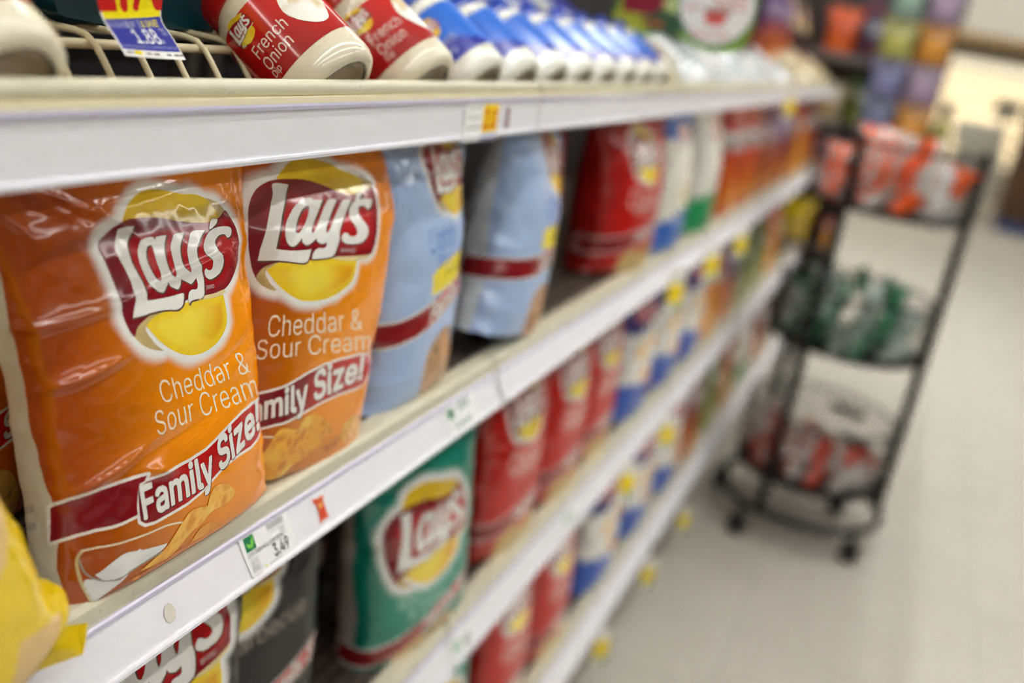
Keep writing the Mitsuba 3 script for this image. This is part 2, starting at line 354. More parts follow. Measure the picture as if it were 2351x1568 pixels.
ART1 = outlines("""
yellow_top -289,2466 -233,2513 -179,2565 -106,2611 -15,2629 87,2622 208,2601 338,2564 450,2549 534,2516 587,2467 628,2411 644,2358 589,2329 484,2335 323,2362 175,2394 56,2423 -41,2443 -151,2453 -231,2453
tan_top 554,2505 620,2479 684,2440 725,2387 689,2359 622,2340 636,2384 605,2448
red -511,2364 -441,2407 -338,2452 -232,2472 -143,2470 -35,2457 63,2437 180,2403 325,2366 486,2338 592,2337 658,2356 732,2386 782,2326 829,2241 843,2143 807,2064 731,1976 658,1923 577,1873 494,1846 383,1842 271,1852 133,1868 62,1860 -96,1850 -244,1847 -311,1825 -377,1795 -420,1737 -446,1782 -469,1871 -475,1963 -469,2013 -476,2089 -485,2172 -503,2271
cream 272,1853 384,1846 494,1848 517,1828 428,1815 300,1825 194,1837
yellow_bottom -307,1785 -254,1814 -165,1835 6,1825 81,1848 196,1845 338,1824 482,1811 488,1708 477,1608 427,1544 335,1492 215,1467 107,1468 18,1490 -65,1530 -142,1584 -213,1651 -268,1721
tan -420,1737 -378,1792 -310,1828 -246,1844 -164,1839 -244,1812 -308,1782 -269,1717 -213,1648 -152,1587 -196,1585 -264,1606 -327,1639 -377,1680
white_edge -314,1783 -269,1717 -213,1648 -148,1582 -205,1590 -272,1660 -321,1750
L -330,2430 -194,2424 -248,2381 -290,2328 -300,2277 -296,2202 -276,2122 -259,2058 -254,1996 -255,1942 -177,1933 -74,1924 13,1921 63,1920 78,1913 59,1861 31,1832 -17,1823 -119,1846 -232,1856 -322,1855 -406,1860 -385,1904 -359,1966 -353,2025 -356,2101 -371,2179 -392,2250 -399,2311 -382,2359 -352,2398
ay -214,2284 -182,2324 -126,2335 -69,2333 -49,2311 -29,2327 60,2321 16,2257 -2,2190 -5,2120 9,2055 26,2034 48,2062 54,2116 56,2179 66,2240 98,2281 135,2315 235,2310 175,2251 143,2194 135,2124 145,2074 169,2045 186,2049 196,2087 200,2151 215,2196 257,2252 318,2304 445,2290 372,2240 309,2178 296,2116 302,2050 300,1977 288,1905 274,1860 232,1845 174,1849 132,1848 111,1833 109,1873 128,1909 161,1922 207,1916 228,1943 227,1992 210,1980 168,1961 134,1980 97,2004 79,2016 70,1986 35,1954 5,1965 -31,1989 -52,2021 -65,2000 -91,1971 -115,1963 -160,1986 -199,2025 -221,2080 -235,2152 -237,2213 -230,2257
hole -106,2283 -135,2277 -157,2243 -169,2192 -162,2129 -141,2071 -119,2044 -99,2050 -87,2090 -93,2146 -93,2200 -90,2246 -92,2275
apos 491,2292 544,2349 617,2344 596,2316 554,2298 507,2285
S 757,2245 753,2221 722,2196 680,2193 662,2220 598,2227 541,2209 515,2180 528,2128 558,2080 560,2038 505,1982 434,1956 366,1950 326,1979 323,2013 347,2036 376,2014 409,2015 434,2047 428,2081 392,2121 375,2166 394,2203 446,2251 518,2279 597,2286 680,2278 736,2264
brand 308,1889 393,1882 397,1910 312,1918
ban_l -1122,733 -1094,748 -995,782 -902,794 -787,802 -643,796 -467,784 -487,750 -530,743 -545,712 -570,591 -571,534 -675,530 -758,530 -875,548 -977,544 -1077,519 -1158,490
ban_r -544,721 -468,737 -287,732 -61,729 102,744 235,783 411,839 573,872 725,880 928,848 969,682 844,599 636,570 475,577 343,568 204,532 44,466 -119,435 -284,429 -436,428 -512,442 -551,478 -555,546
fam_b -528,482 -440,484 -348,485 -251,485 -152,486 -48,486 58,486 153,507 244,538 340,568 443,596 554,623 680,645 859,647
fam_t -542,718 -453,716 -360,712 -263,710 -163,711 -61,713 43,719 137,744 227,778 322,811 425,840 538,866 668,885 851,887
rim -970,419 -887,416 -788,396 -650,376 -495,361 -348,348 -183,301
bowl_l -967,414 -993,378 -1004,335 -1001,279 -986,192 -961,118 -914,10
rim_low -985,358 -969,280 -926,215 -826,147 -733,123 -551,151 -382,160
dip -901,221 -841,241 -769,273 -683,294 -594,273 -573,278 -553,259 -325,204 -371,175 -508,161 -655,141 -694,130 -771,126 -843,159
bowl -962,208 -902,188 -826,142 -732,108 -675,131 -654,131 -711,87 -802,48 -864,26 -905,6 -953,86 -975,170
chip1 -359,169 -289,217 -202,289 -110,350 -30,349 86,312 109,386 168,433 255,422 345,367 410,284 363,240 255,235 123,242 27,201 -80,178 -191,115 -311,79 -490,88 -568,97 -461,137
chip2 -78,78 3,159 144,156 219,72 90,70 -9,76
chip3 -659,70 -543,72 -311,79 -133,84 -207,68 -428,65 -599,36
pale -1155,2246 -1178,1976 -1179,1751 -1179,1507 -1188,1322 -1161,1138 -1142,911 -1095,776 -1055,684 -1059,604 -1116,434 -1128,301 -1097,175 -1085,73
pot -1394,492 -1233,557 -1230,619 -1400,552
t1b -255,1222 -154,1217 -48,1211 61,1205 174,1198 293,1190 420,1180 562,1165 736,1139
t1c -283,1389 -184,1386 -81,1382 27,1378 137,1373 253,1367 377,1359 512,1349 669,1331
t2b -335,1019 -220,1014 -99,1008 28,1000 159,992 299,982 451,968 626,947 904,888
t2c -349,1197 -238,1194 -122,1191 0,1186 127,1181 260,1174 403,1165 564,1150 769,1122""")
ART2 = outlines("""
yellow_top -622,2544 -522,2602 -395,2671 -260,2698 -55,2710 150,2685 263,2650 417,2624 526,2596 558,2530 507,2487 333,2454 177,2453 69,2469 -53,2501 -181,2519 -310,2529 -465,2529 -567,2524
tan_top 536,2609 677,2568 660,2525 566,2497 498,2487 537,2546
red -891,2248 -871,2328 -837,2403 -786,2466 -704,2515 -584,2537 -455,2545 -299,2545 -171,2533 -45,2511 77,2480 184,2463 338,2459 524,2488 673,2529 670,2457 643,2363 602,2257 573,2129 531,2018 468,1960 232,1955 -94,1956 -416,1943 -521,1924 -711,1919 -798,1873 -829,1814 -839,1764 -868,1847 -894,1975 -904,2105
cream -94,1961 232,1957 468,1962 433,1934 151,1917 -93,1939
yellow_bottom -794,1840 -753,1891 -697,1926 -521,1928 -416,1948 -93,1947 151,1922 254,1913 232,1808 177,1729 40,1663 -155,1612 -344,1602 -508,1616 -620,1660 -702,1720 -753,1780
tan -838,1765 -830,1823 -793,1883 -711,1924 -753,1891 -795,1841 -752,1772 -701,1712 -723,1686 -771,1694 -813,1724
white_edge -797,1841 -752,1772 -694,1708 -710,1684 -759,1736 -793,1797
L -681,2499 -508,2501 -595,2419 -688,2287 -739,2142 -759,2017 -683,2016 -578,2021 -475,2025 -435,2033 -469,1940 -520,1920 -594,1925 -683,1929 -756,1924 -846,1902 -839,2016 -809,2176 -754,2337 -712,2425
ay -334,2414 -424,2395 -562,2331 -663,2244 -699,2156 -693,2085 -657,2048 -614,2062 -543,2116 -541,2083 -490,2060 -422,2083 -365,2116 -360,2091 -296,2069 -223,2081 -251,2038 -338,2036 -393,2015 -418,1973 -419,1949 -275,1951 -156,1960 -97,1992 -39,2087 -24,2173 65,2273 172,2356 262,2417 140,2412 34,2353 -93,2255 -182,2173 -223,2153 -201,2206 -98,2303 -15,2368 52,2413 -67,2410 -171,2349 -297,2245 -379,2173 -423,2150 -396,2204 -306,2284 -216,2356 -151,2405 -268,2402 -282,2411
hole -371,2355 -453,2327 -532,2271 -593,2201 -606,2162 -585,2151 -534,2179 -458,2242 -394,2305 -362,2344
apos 314,2416 402,2480 471,2474 427,2448 338,2415
S 607,2422 522,2362 458,2344 437,2365 374,2372 317,2346 312,2292 376,2241 427,2187 416,2133 346,2079 224,2060 91,2062 9,2086 -15,2117 35,2156 90,2151 121,2129 204,2127 242,2154 214,2206 155,2265 156,2315 222,2373 339,2417 448,2432 551,2431
brand -10,1994 221,1987 218,2024 -12,2029
ban_r -861,680 -798,732 -672,810 -581,855 -460,907 -290,959 -74,1006 181,1026 531,1024 796,985 929,858 864,794 722,716 609,709 275,710 16,679 -206,635 -385,594 -549,555 -647,511 -753,437 -816,386
fam_b -744,503 -701,540 -654,576 -602,608 -538,631 -454,648 -330,654 -215,681 -97,710 35,730 178,743 321,765 481,782 680,783
fam_t -779,701 -734,736 -685,769 -633,803 -574,838 -499,870 -395,899 -277,927 -161,961 -39,996 110,1007 272,1012 454,1008 671,997
line -648,424 -592,437 -533,438
chip1 -574,232 -552,336 -513,483 -460,516 -357,490 -274,484 -215,564 -107,591 28,538 164,456 306,340 178,299 113,234 -10,173 -191,126 -319,16 -380,-99 -407,-123
chip2 113,234 452,288 508,214 423,141 277,104 113,113
chip3 490,249 492,359 663,431 1006,281 1021,138 597,161
t1b -713,1297 -645,1315 -558,1328 -421,1327 -262,1321 -90,1313 92,1303 287,1292 505,1276
t1c -733,1477 -667,1494 -584,1507 -457,1509 -306,1506 -143,1500 30,1494 213,1486 412,1476
t2b -743,1096 -668,1120 -576,1139 -428,1142 -234,1131 -23,1117 204,1101 456,1081 793,1040
t2c -760,1263 -687,1287 -598,1306 -459,1311 -273,1304 -69,1294 149,1282 388,1267 680,1241""")
EMB = outlines("""
yellow_top -446,391 -397,456 -333,530 -238,553 -84,553 88,512 195,465 323,428 417,391 485,316 482,270 388,237 278,242 186,265 68,307 -46,335 -160,353 -293,363 -381,363
tan_top 415,405 533,353 552,307 513,279 476,270 460,335
red -684,74 -683,167 -659,251 -604,316 -513,363 -406,379 -296,381 -163,372 -49,352 66,319 183,277 276,253 387,244 493,270 557,312 604,232 643,130 668,19 679,-112 671,-223 643,-284 502,-298 284,-307 46,-330 -38,-353 -259,-349 -419,-381 -486,-437 -510,-488 -571,-391 -624,-242 -657,-93
cream 283,-302 502,-296 642,-282 625,-312 454,-339 287,-325
yellow_bottom -412,-418 -332,-372 -238,-344 -39,-349 45,-325 285,-316 453,-335 520,-339 517,-446 487,-530 401,-604 269,-670 130,-693 -3,-688 -121,-642 -244,-567 -333,-493
tan -508,-488 -488,-428 -409,-372 -260,-344 -332,-372 -415,-417 -332,-502 -242,-577 -282,-600 -373,-581 -457,-539
white_edge -418,-417 -332,-502 -230,-581 -259,-604 -347,-539 -412,-465
L -474,339 -310,330 -326,232 -332,74 -336,-93 -345,-232 -222,-246 -101,-246 -14,-242 18,-232 2,-335 -38,-358 -104,-353 -216,-342 -339,-335 -520,-337 -502,-214 -478,-37 -466,149 -461,251
ay -92,214 -154,195 -230,121 -273,19 -277,-84 -246,-167 -189,-214 -142,-200 -92,-140 -80,-177 -31,-203 19,-177 57,-140 67,-167 121,-191 173,-177 159,-223 94,-228 54,-251 40,-298 42,-324 154,-318 239,-305 277,-270 304,-167 293,-74 313,37 341,130 364,197 280,195 242,130 206,19 178,-74 154,-98 149,-37 174,74 194,149 213,200 125,200 88,130 53,9 24,-74 -3,-100 -5,-37 23,56 48,140 63,197 -28,197 -47,209
hole -80,144 -129,112 -162,46 -175,-37 -167,-84 -143,-98 -110,-65 -79,9 -64,84 -64,130
apos 401,195 417,265 468,256 456,228 418,193
S 588,195 572,130 542,112 516,135 470,144 448,116 474,56 539,0 587,-56 591,-112 557,-167 484,-191 396,-191 337,-167 315,-135 340,-93 380,-98 406,-121 461,-121 480,-93 446,-37 380,28 354,84 365,149 418,195 481,209 548,206
brand 337,-265 491,-265 485,-228 331,-228""")
# ---------------------------------------------------------------- the room
BEIGE, IVORY, LIP, LILAC = srgb(206, 196, 160), srgb(222, 212, 180), srgb(238, 237, 242), srgb(206, 203, 226)
V, F = cbox(-7, 8, -5, 18, -.1, 0); struct('floor', V, F, WHITE, 'floor_tile')
V, F = cbox(-7, 8, -5, 18, 3.7, 3.8); struct('ceiling', V, F, srgb(190, 188, 182))
for nm, bx in (('wall_left', (-7.1, -7, -5, 18)), ('wall_right', (8, 8.1, -5, 18)), ('wall_back', (-7, 8, -5.1, -5)), ('wall_far', (-7, 8, 18, 18.1))):
    V, F = cbox(*bx, 0, 3.7); struct(nm, V, F, srgb(150, 148, 142))
for i, x in enumerate(STRIPS):
    t = thing('fluorescent_strip', ['long fluorescent ceiling strip over the back of the shelving', 'long fluorescent ceiling strip just behind the shelf run', 'long fluorescent ceiling strip above the aisle edge',
        'long fluorescent ceiling strip over the middle of the aisle', 'long fluorescent ceiling strip far to the right'][i], 'ceiling light', None)
    V, F = cbox(x-.11, x+.11, -4.5, 8.6, 3.60, 3.69); part(t, 'housing', V, F, srgb(225, 225, 220))
    V, F = cbox(x-.03, x+.03, -4.4, 8.5, 3.56, 3.60, .004); part(t, 'diffuser', V, F, WHITE, emitter={'type': 'area', 'radiance': {'type': 'rgb', 'value': [LAMP, LAMP*1.0, LAMP*.98]}})

# ---------------------------------------------------------------- shelving: four sections, four levels
JOINTS = [-.10, 1.135, 2.36, 3.58, 4.80]
SEC = ['nearest section', 'second section', 'third section', 'farthest section']
BACK = -.50
def lip_profile(a, b, th=.003):
    a, b = np.array(a), np.array(b); d = (b-a)/np.linalg.norm(b-a); n = np.array([-d[1], d[0]]); n = n if n[0] > 0 else -n
    return [a, b, b-n*th*2, a-n*th*2], d, n
def channel(t, a, b, y0, y1, edge=True):
    """white price channel with a clear ridge along its top and bottom"""
    p, d, n = lip_profile(a, b); V, F = prism(p, y0, y1); k = part(t, 'price_channel', V, F, LIP, 'satin')
    if edge:
        a, b = np.array(a), np.array(b)
        for nm, c, w in (('clear_ridge', a, .0045), ('clear_ridge', b-d*.004, .004)):
            V, F = prism([c, c+d*w, c+d*w+n*.0022, c+d*w*.4+n*.003, c+n*.0022], y0, y1); part(k, nm, V, F, LILAC if c is a else srgb(232, 232, 240), 'gloss', smooth=40)
LEVELS = {'second': (1.009, (.003, .995), (.0235, .957), .0), 'third': (.621, (.005, .607), (.024, .555), .002), 'base': (.265, (.034, .252), (.060, .200), .032)}
for k in range(4):
    y0, y1 = JOINTS[k]+.003, JOINTS[k+1]-.003
    t = thing('gondola_back_panel', f'dark back panel behind the shelves of the {SEC[k]}', 'back panel')
    V, F = cbox(BACK-.02, BACK, y0, y1, .2, 2.15); part(t, 'sheet', V, F, srgb(40, 38, 40), 'matte')
    for yy in (y0+.01, y1-.03):
        V, F = cbox(BACK, BACK+.03, yy, yy+.02, .02, 2.15); part(t, 'slotted_upright', V, F, srgb(60, 56, 52))
    # top level: a wire shelf
    t = thing('wire_shelf', f'cream wire shelf holding the dips and snacks, {SEC[k]} from the camera', 'wire shelf')
    V, F = tube([(-.008, y0, 1.346), (-.008, y1, 1.346)], .0062, 14); part(t, 'front_rail', V, F, BEIGE, 'rail_paint', smooth=40)
    V, F = prism([(-.012, 1.341), (.002, 1.341), (.003, 1.337), (-.003, 1.336), (-.005, 1.300), (-.012, 1.300)], y0, y1); part(t, 'rail_skirt', V, F, IVORY, 'satin', smooth=30)
    channel(t, (.0005, 1.337), (.0015, 1.296), y0, y1)
    V, F = tube([(-.106, y0, 1.3565), (-.106, y1, 1.3565)], .0035, 10); part(t, 'cross_wire', V, F, BEIGE, smooth=40)
    V, F = tube([(-.30, y0, 1.3565), (-.30, y1, 1.3565)], .0035, 10); part(t, 'cross_wire', V, F, BEIGE, smooth=40)
    V, F = cbox(-.468, -.46, y0, y1, 1.32, 1.372); part(t, 'back_bar', V, F, BEIGE)
    ws = []
    for y in np.arange(y0+.012, y1-.005, .0372):
        w = tube([(-.46, y, 1.3635), (-.30, y, 1.3635), (-.117, y, 1.3635), (-.107, y, 1.362), (-.099, y, 1.357), (-.092, y, 1.349), (-.066, y, 1.316), (-.058, y, 1.309), (-.046, y, 1.305), (-.012, y, 1.304)], .0024, 8)
        if k == 0: part(t, 'wire', *w, BEIGE, smooth=50)
        else: ws.append((*w, BEIGE))
    if ws: V, F, C = join(*ws); part(t, 'wire', V, F, C, kind='stuff', smooth=True)
    # solid shelves
    for lev, (z, a, b, xo) in LEVELS.items():
        nm = {'second': 'upper chip shelf', 'third': 'lower chip shelf', 'base': 'bottom shelf near the floor'}[lev]
        t = thing('shelf', f'{nm} with a white price channel, {SEC[k]} from the camera', 'shelf')
        V, F = cbox(BACK+.031, -.012+xo, y0, y1, z-.030, z-.003); part(t, 'deck', V, F, srgb(50, 44, 42))
        sl = [(*cbox(x, x+.009, y0+.01, y1-.01, z-.003, z-.0015, .0004), srgb(66, 57, 50)) for x in np.arange(BACK+.04, -.03+xo, .02)]
        V, F, C = join(*sl); part(t, 'deck_rib', V, F, C, kind='stuff')
        V, F = prism([(-.024+xo, z-.012), (-.024+xo, z+.0005), (-.021+xo, z+.003), (-.002+xo, z+.003), (a[0]-.001, z-.0005), (a[0]-.0005, a[1]), (a[0]-.006, b[1]+.005), (a[0]-.012, b[1]+.006)], y0, y1); part(t, 'front_rail', V, F, BEIGE, 'rail_paint', smooth=35)
        channel(t, a, b, y0+.002, y1-.002)
        if lev == 'base':
            V, F = cbox(-.05, -.03, y0, y1, .0, .236); part(t, 'kick_plate', V, F, srgb(96, 88, 74))

# the shelves across the aisle, out of the picture to the right
t = thing('gondola_back_panel', 'dark back panel of the shelves across the aisle', 'back panel')
V, F = cbox(2.55, 2.57, -3, 9, .2, 2.15); part(t, 'sheet', V, F, srgb(70, 60, 56), 'matte')
for z, nm in ((.26, 'lowest'), (.66, 'second'), (1.06, 'third'), (1.46, 'fourth'), (1.86, 'topmost')):
    t = thing('shelf', f'{nm} shelf across the aisle, right of the picture', 'shelf'); V, F = cbox(2.12, 2.548, -3, 9, z-.03, z); part(t, 'deck', V, F, srgb(120, 110, 92)); V, F = cbox(2.108, 2.118, -3, 9, z-.05, z); part(t, 'price_channel', V, F, LIP)

t = thing('fluorescent_strip', 'added crosswise ceiling strip, out of view, brightening the far canopy', 'ceiling light')  # added fill lamp, unseen, put here to brighten the canopy fascia
V, F = cbox(-3, 5, 13.4, 13.62, 3.60, 3.69); part(t, 'housing', V, F, srgb(225, 225, 220)); V, F = cbox(-2.9, 4.9, 13.48, 13.54, 3.56, 3.60, .004); part(t, 'diffuser', V, F, WHITE, emitter={'type': 'area', 'radiance': {'type': 'rgb', 'value': [LAMP*1.0, LAMP*.98, LAMP*.92]}})
# ---------------------------------------------------------------- the two orange bags in focus
# EMB: the emblem as it lies flat
def ribbon(t1, border, words, base, cap, edge=None, extra=()):
    it = [(t1.buffer(.0024).difference(edge) if edge is not None else t1.buffer(.0024), WHITE, 1)]
    x0, y0, x1, y1 = t1.bounds
    def col(p):
        n = fbm(np.c_[p*28, p[:, :1]*0], 2, 6); return lerp(srgb(116, 8, 20), srgb(186, 24, 22), sstep(.1, .75, (p[:, 0]-x0)/(x1-x0)+.5*(n-.5)))
    it += [(t1, col, 2)]+list(extra)
    g = text_curve(words, base, cap, even=True, bold=.05)
    it += [(shapely.affinity.translate(g, .0006, -.0007).buffer(.0002).difference(g), srgb(70, 8, 24), 4), (g, WHITE, 5)]
    return it
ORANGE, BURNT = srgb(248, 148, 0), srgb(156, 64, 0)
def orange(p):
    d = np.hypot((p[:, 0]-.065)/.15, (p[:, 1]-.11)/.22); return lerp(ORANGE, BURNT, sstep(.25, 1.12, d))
CHEESE = chips_col(2, (240, 168, 34), (214, 120, 10), (248, 204, 96))
# bag 1
dents = [(-.079, .158, .026, .0065, .18, .0060), (-.083, .195, .034, .0065, .05, .0050), (-.070, .091, .030, .0065, .30, .0065), (-.085, .270, .020, .006, -.6, .003), (-.10, .255, .016, .006, -.9, .003), (-.055, .283, .03, .006, -.2, .003), (-.035, .250, .02, .006, -.8, .0025), (.072, .155, .012, .006, 1.2, .003), (.02, .205, .06, .003, .12, .0016), (-.036, .078, .012, .007, -.35, .004), (-.06, .262, .03, .005, -.5, .003), (.050, .135, .045, .010, .25, -.002),
         (-.02, .094, .05, .012, .12, -.0025), (.0, .262, .05, .004, .06, .0028), (.09, .19, .014, .03, .1, -.003)]
S1 = bag_surface(.2455, .305, .040, 264, 164, seed=3, wr=.62, dents=dents, pose=posed((-.0204, .5554, 1.0115), -.0279, .1747, -.05))
ban_l, ban_r = Polygon(ART1['ban_l']).buffer(0), Polygon(ART1['ban_r']).buffer(0)
em1, zone1 = emblem(ART1)
pale = np.vstack([ART1['pale'], [[-.108, .0]], [[-.24, 0]], [[-.24, .305]], [[-.120, .305]]])
def white_dip(p): return lerp(srgb(206, 206, 208), srgb(246, 245, 240), fbm(np.c_[p*60, p[:, :1]*0], 2, 5))
t = thing('chip_bag', 'large orange bag of chips in sharp focus, foremost on the upper chip shelf', 'bag of chips')
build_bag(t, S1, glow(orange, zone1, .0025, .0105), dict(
    emblem=em1,
    flavour_lettering=[(text_curve('Cheddar &', ART1['t1b'], ART1['t1c'], even=True, thin=.013), srgb(246, 236, 214), 1), (text_curve('Sour Cream', ART1['t2b'], ART1['t2c'], even=True, thin=.013), srgb(246, 236, 214), 1)],
    ribbon=ribbon(unary_union([ban_l, ban_r]), 0, 'Family Size!', ART1['fam_b'], ART1['fam_t'], extra=[(ban_r.buffer(-.0002).intersection(line(ART1['ban_r'][[0, -1, -2]], .006)), srgb(96, 6, 20), 3)]),
    picture=[(blob(ART1['bowl']), white_dip, 2), (blob(ART1['dip']), white_dip, 3), (line(ART1['rim'], .0014), srgb(238, 226, 196), 2), (line(ART1['bowl_l'], .0022), srgb(196, 176, 130), 2), (line(ART1['rim_low'], .0012), srgb(150, 146, 136), 4),
             (blob(ART1['chip3']), chips_col(5, (214, 130, 20), (180, 80, 0)), 3), (blob(ART1['chip1']), chips_col(7, (244, 184, 70), (224, 136, 20), (250, 214, 120)), 5), (blob(ART1['chip2']), chips_col(8, (228, 150, 40), (206, 110, 10)), 4)],
    back_print=[(Polygon(pale).buffer(0), srgb(206, 200, 182), 1), (text_quad('100% potato', ART1['pot']+np.array([-.004, 0]), thin=.01), srgb(60, 64, 110), 2), (put(text_quad('snack and', ART1['pot'], thin=.01), -.004, .012), srgb(60, 64, 110), 2)]))
# bag 2
def bend2(P):
    P = P.copy(); P[..., 0] -= .07*(1-sstep(.59, .68, P[..., 1])); P[..., 0] -= .024*sstep(1.22, 1.295, P[..., 2]); return P
S2 = bag_surface(.2435, .305, .033, 264, 164, seed=11, wr=.45, dents=[(.03, .285, .06, .006, -.5, .003), (-.02, .30, .04, .006, .4, .003), (.09, .10, .02, .02, .3, -.002)], pose=posed((-.0300, .7170, 1.0115), -.0536, .0254, .1102), bend=bend2)
em2, zone2 = emblem(ART2)
t = thing('chip_bag', 'second large orange bag of chips, behind the right edge of the foremost orange bag', 'bag of chips')
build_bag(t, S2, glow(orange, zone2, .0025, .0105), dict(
    emblem=em2,
    flavour_lettering=[(text_curve('Cheddar &', ART2['t1b'], ART2['t1c'], even=True, thin=.006), srgb(246, 232, 206), 1), (text_curve('Sour Cream', ART2['t2b'], ART2['t2c'], even=True, thin=.006), srgb(246, 232, 206), 1)],
    ribbon=ribbon(Polygon(ART2['ban_r']).buffer(0), 0, 'Family Size!', ART2['fam_b'], ART2['fam_t']),
    picture=[(blob(ART2['chip3']), chips_col(9, (240, 180, 80), (226, 140, 30)), 2), (blob(ART2['chip1']), chips_col(12, (238, 166, 30), (206, 110, 6), (246, 206, 84)), 3), (blob(ART2['chip2']), chips_col(13, (220, 140, 30), (190, 90, 0)), 2), (line(ART2['line'], .0016), srgb(238, 226, 196), 1)]))

# ---------------------------------------------------------------- the softer bags: one surface and print per kind, copied along the shelves
def potato_bag(base, dark, lines, lcol, W=.235, H=.325, B=.045, seed=0, es=1., eh=.66, tag=False, pic=(224, 176, 90), band=True, up=0., back=None, wr=1.3, dx=.0, tc=.0, res=(120, 84)):
    S = bag_surface(W, H, B, *res, seed=seed, wr=wr)
    it, zone = emblem(EMB, es, dx, eh*H)
    bc, dc = srgb(*base), srgb(*dark)
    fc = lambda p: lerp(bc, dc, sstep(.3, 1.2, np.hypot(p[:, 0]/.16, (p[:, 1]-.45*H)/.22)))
    pr = dict(emblem=it)
    y = eh*H-.068*es
    lt = []
    for s, h, sx in lines: y -= h*1.25; lt.append((write(s, dx+tc, y, h, sx), srgb(*lcol), 1))
    pr['flavour_lettering'] = lt
    if tag: pr['flash'] = [(blob([(-.055+dx, .087+up), (.045+dx, .098+up), (.05+dx, .126+up), (-.03+dx, .120+up), (-.058+dx, .110+up)]), srgb(244, 222, 30), 1), (write('30% less', dx, .103+up, .009), srgb(120, 124, 60), 2)]
    if band:
        x = np.linspace(-.15, .13, 25); yb = .052+up+.014*np.sin((x+.03)*14)+.10*np.clip(x+.02, 0, 1); g = Polygon(np.vstack([np.c_[x, yb], np.c_[x, yb+.024][::-1]]))
        xx = np.linspace(-.02, .105, 9); yb = .052+up+.014*np.sin((xx+.03)*14)+.10*np.clip(xx+.02, 0, 1)
        pr['ribbon'] = ribbon(g, 0, 'Family Size!', np.c_[xx, yb+.003], np.c_[xx, yb+.022])
    if back: pr['back_print'] = [(Polygon([(-W, 0), (-W*.50, 0), (-W*.47, .08), (-W*.51, .15), (-W*.49, .22), (-W*.5, H-.03), (-W, H-.03)]), srgb(*back), 1)]
    pk = 1+up*18
    if pic: pr['picture'] = [(blob([(-.05+dx, .004), (-.055+dx, .03*pk), (-.03+dx, .046*pk), (.0+dx, .048*pk), (.012+dx, .03*pk), (.03+dx, .055*pk), (.06+dx, .05*pk), (.075+dx, .02), (.06+dx, .003)]), chips_col(seed, pic, tuple(int(c*.72) for c in pic), tuple(min(255, int(c*1.12)) for c in pic)), 1)]
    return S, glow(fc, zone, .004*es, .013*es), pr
def corn_bag(seed, W=.25, H=.33, B=.055):
    """white and blue bag of corn chips"""
    S = bag_surface(W, H, B, 96, 64, seed=seed, wr=1.3)
    blue, white = srgb(30, 78, 168), srgb(238, 238, 232)
    def fc(p):
        h = p[:, 1]/H; w = .05*np.sin(p[:, 0]*18); return np.where((h < .32+w)[:, None], blue, np.where(((h > .66+w) & (h < .86+w))[:, None], srgb(20, 36, 104), white))
    a = .022
    pr = dict(lettering=[(write('TOSTITOS', 0, .70*H, .030, .70, bold=.02), srgb(240, 226, 220), 2), (write('TOSTITOS', 0.002, .70*H-.002, .030, .70, bold=.14), srgb(200, 50, 40), 1)],
        picture=[(blob([(-.07, .11), (-.02, .085), (.05, .09), (.085, .13), (.06, .15), (0, .14), (-.06, .15)]), srgb(244, 242, 236), 1), (blob([(.0, .165), (.03, .21), (.06, .165)], 3), srgb(236, 166, 50), 2), (blob([(-.07, .15), (-.03, .20), (-.01, .15)], 3), srgb(240, 196, 110), 2), (blob([(-.04, .10), (.0, .14), (.02, .10)], 3), srgb(236, 180, 80), 2),
                 (blob([(.05, .12), (.09, .18), (.11, .11)], 3), srgb(232, 150, 60), 2), (blob([(.02, .085), (.07, .125), (.10, .07), (.06, .05)], 3), srgb(222, 96, 44), 3)],
        side_lettering=[(write('White', .01, .045, .022), srgb(180, 196, 226), 1), (write('Corn', .01, .017, .022), srgb(180, 196, 226), 1)])
    return S, fc, pr
def nacho_bag(seed, top=(160, 30, 22), low=(190, 84, 16), band=(226, 222, 216), mark=(70, 16, 40), W=.23, H=.30, B=.05):
    """red bag with a jagged white band across it"""
    S = bag_surface(W, H, B, 96, 64, seed=seed, wr=1.4); A, L = srgb(*top), srgb(*low)
    fc = lambda p: lerp(L, A, sstep(.25*H, .6*H, p[:, 1]+.02*np.sin(p[:, 0]*30)))
    x = np.linspace(-.10, .10, 11); z = .5*H+.008*(np.arange(11) % 2)
    pr = dict(jagged_band=[(Polygon(np.vstack([np.c_[x, z+.05*H], np.c_[x, z+.20*H][::-1]])), srgb(*band), 1)]+[(sbox(-.085+.025*i, .585*H, -.070+.025*i, .66*H), srgb(*mark), 2) for i in range(7)],
        picture=[(blob([(-.07, .02), (-.02, .10), (.03, .03)], 3), srgb(232, 150, 40), 1), (blob([(.0, .03), (.05, .11), (.09, .02)], 3), srgb(222, 124, 26), 2), (blob([(.02, .78*H), (.08, .80*H), (.07, .92*H), (.01, .9*H)], 4), srgb(226, 150, 120), 1)])
    return S, fc, pr
def plain_bag(seed, fc, prints, W=.22, H=.29, B=.05):
    return bag_surface(W, H, B, 80, 56, seed=seed, wr=1.4), fc, prints
DESIGN, FIRST = {}, {}
def bag(kind, label, loc, yaw=0, lean=.06, roll=0, group=None, cat='bag of chips', name='chip_bag', sc=1.):
    t = thing(name, label, cat, group); M = posed(loc, yaw, lean, roll); M[:3, :3] *= sc
    if kind in FIRST: copy_bag(t, FIRST[kind], M)
    else: build_bag(t, *DESIGN[kind], to_world=M, mat='film_dark' if kind in ('black', 'coal', 'teal') else 'film'); FIRST[kind] = t
    return t
D = DESIGN
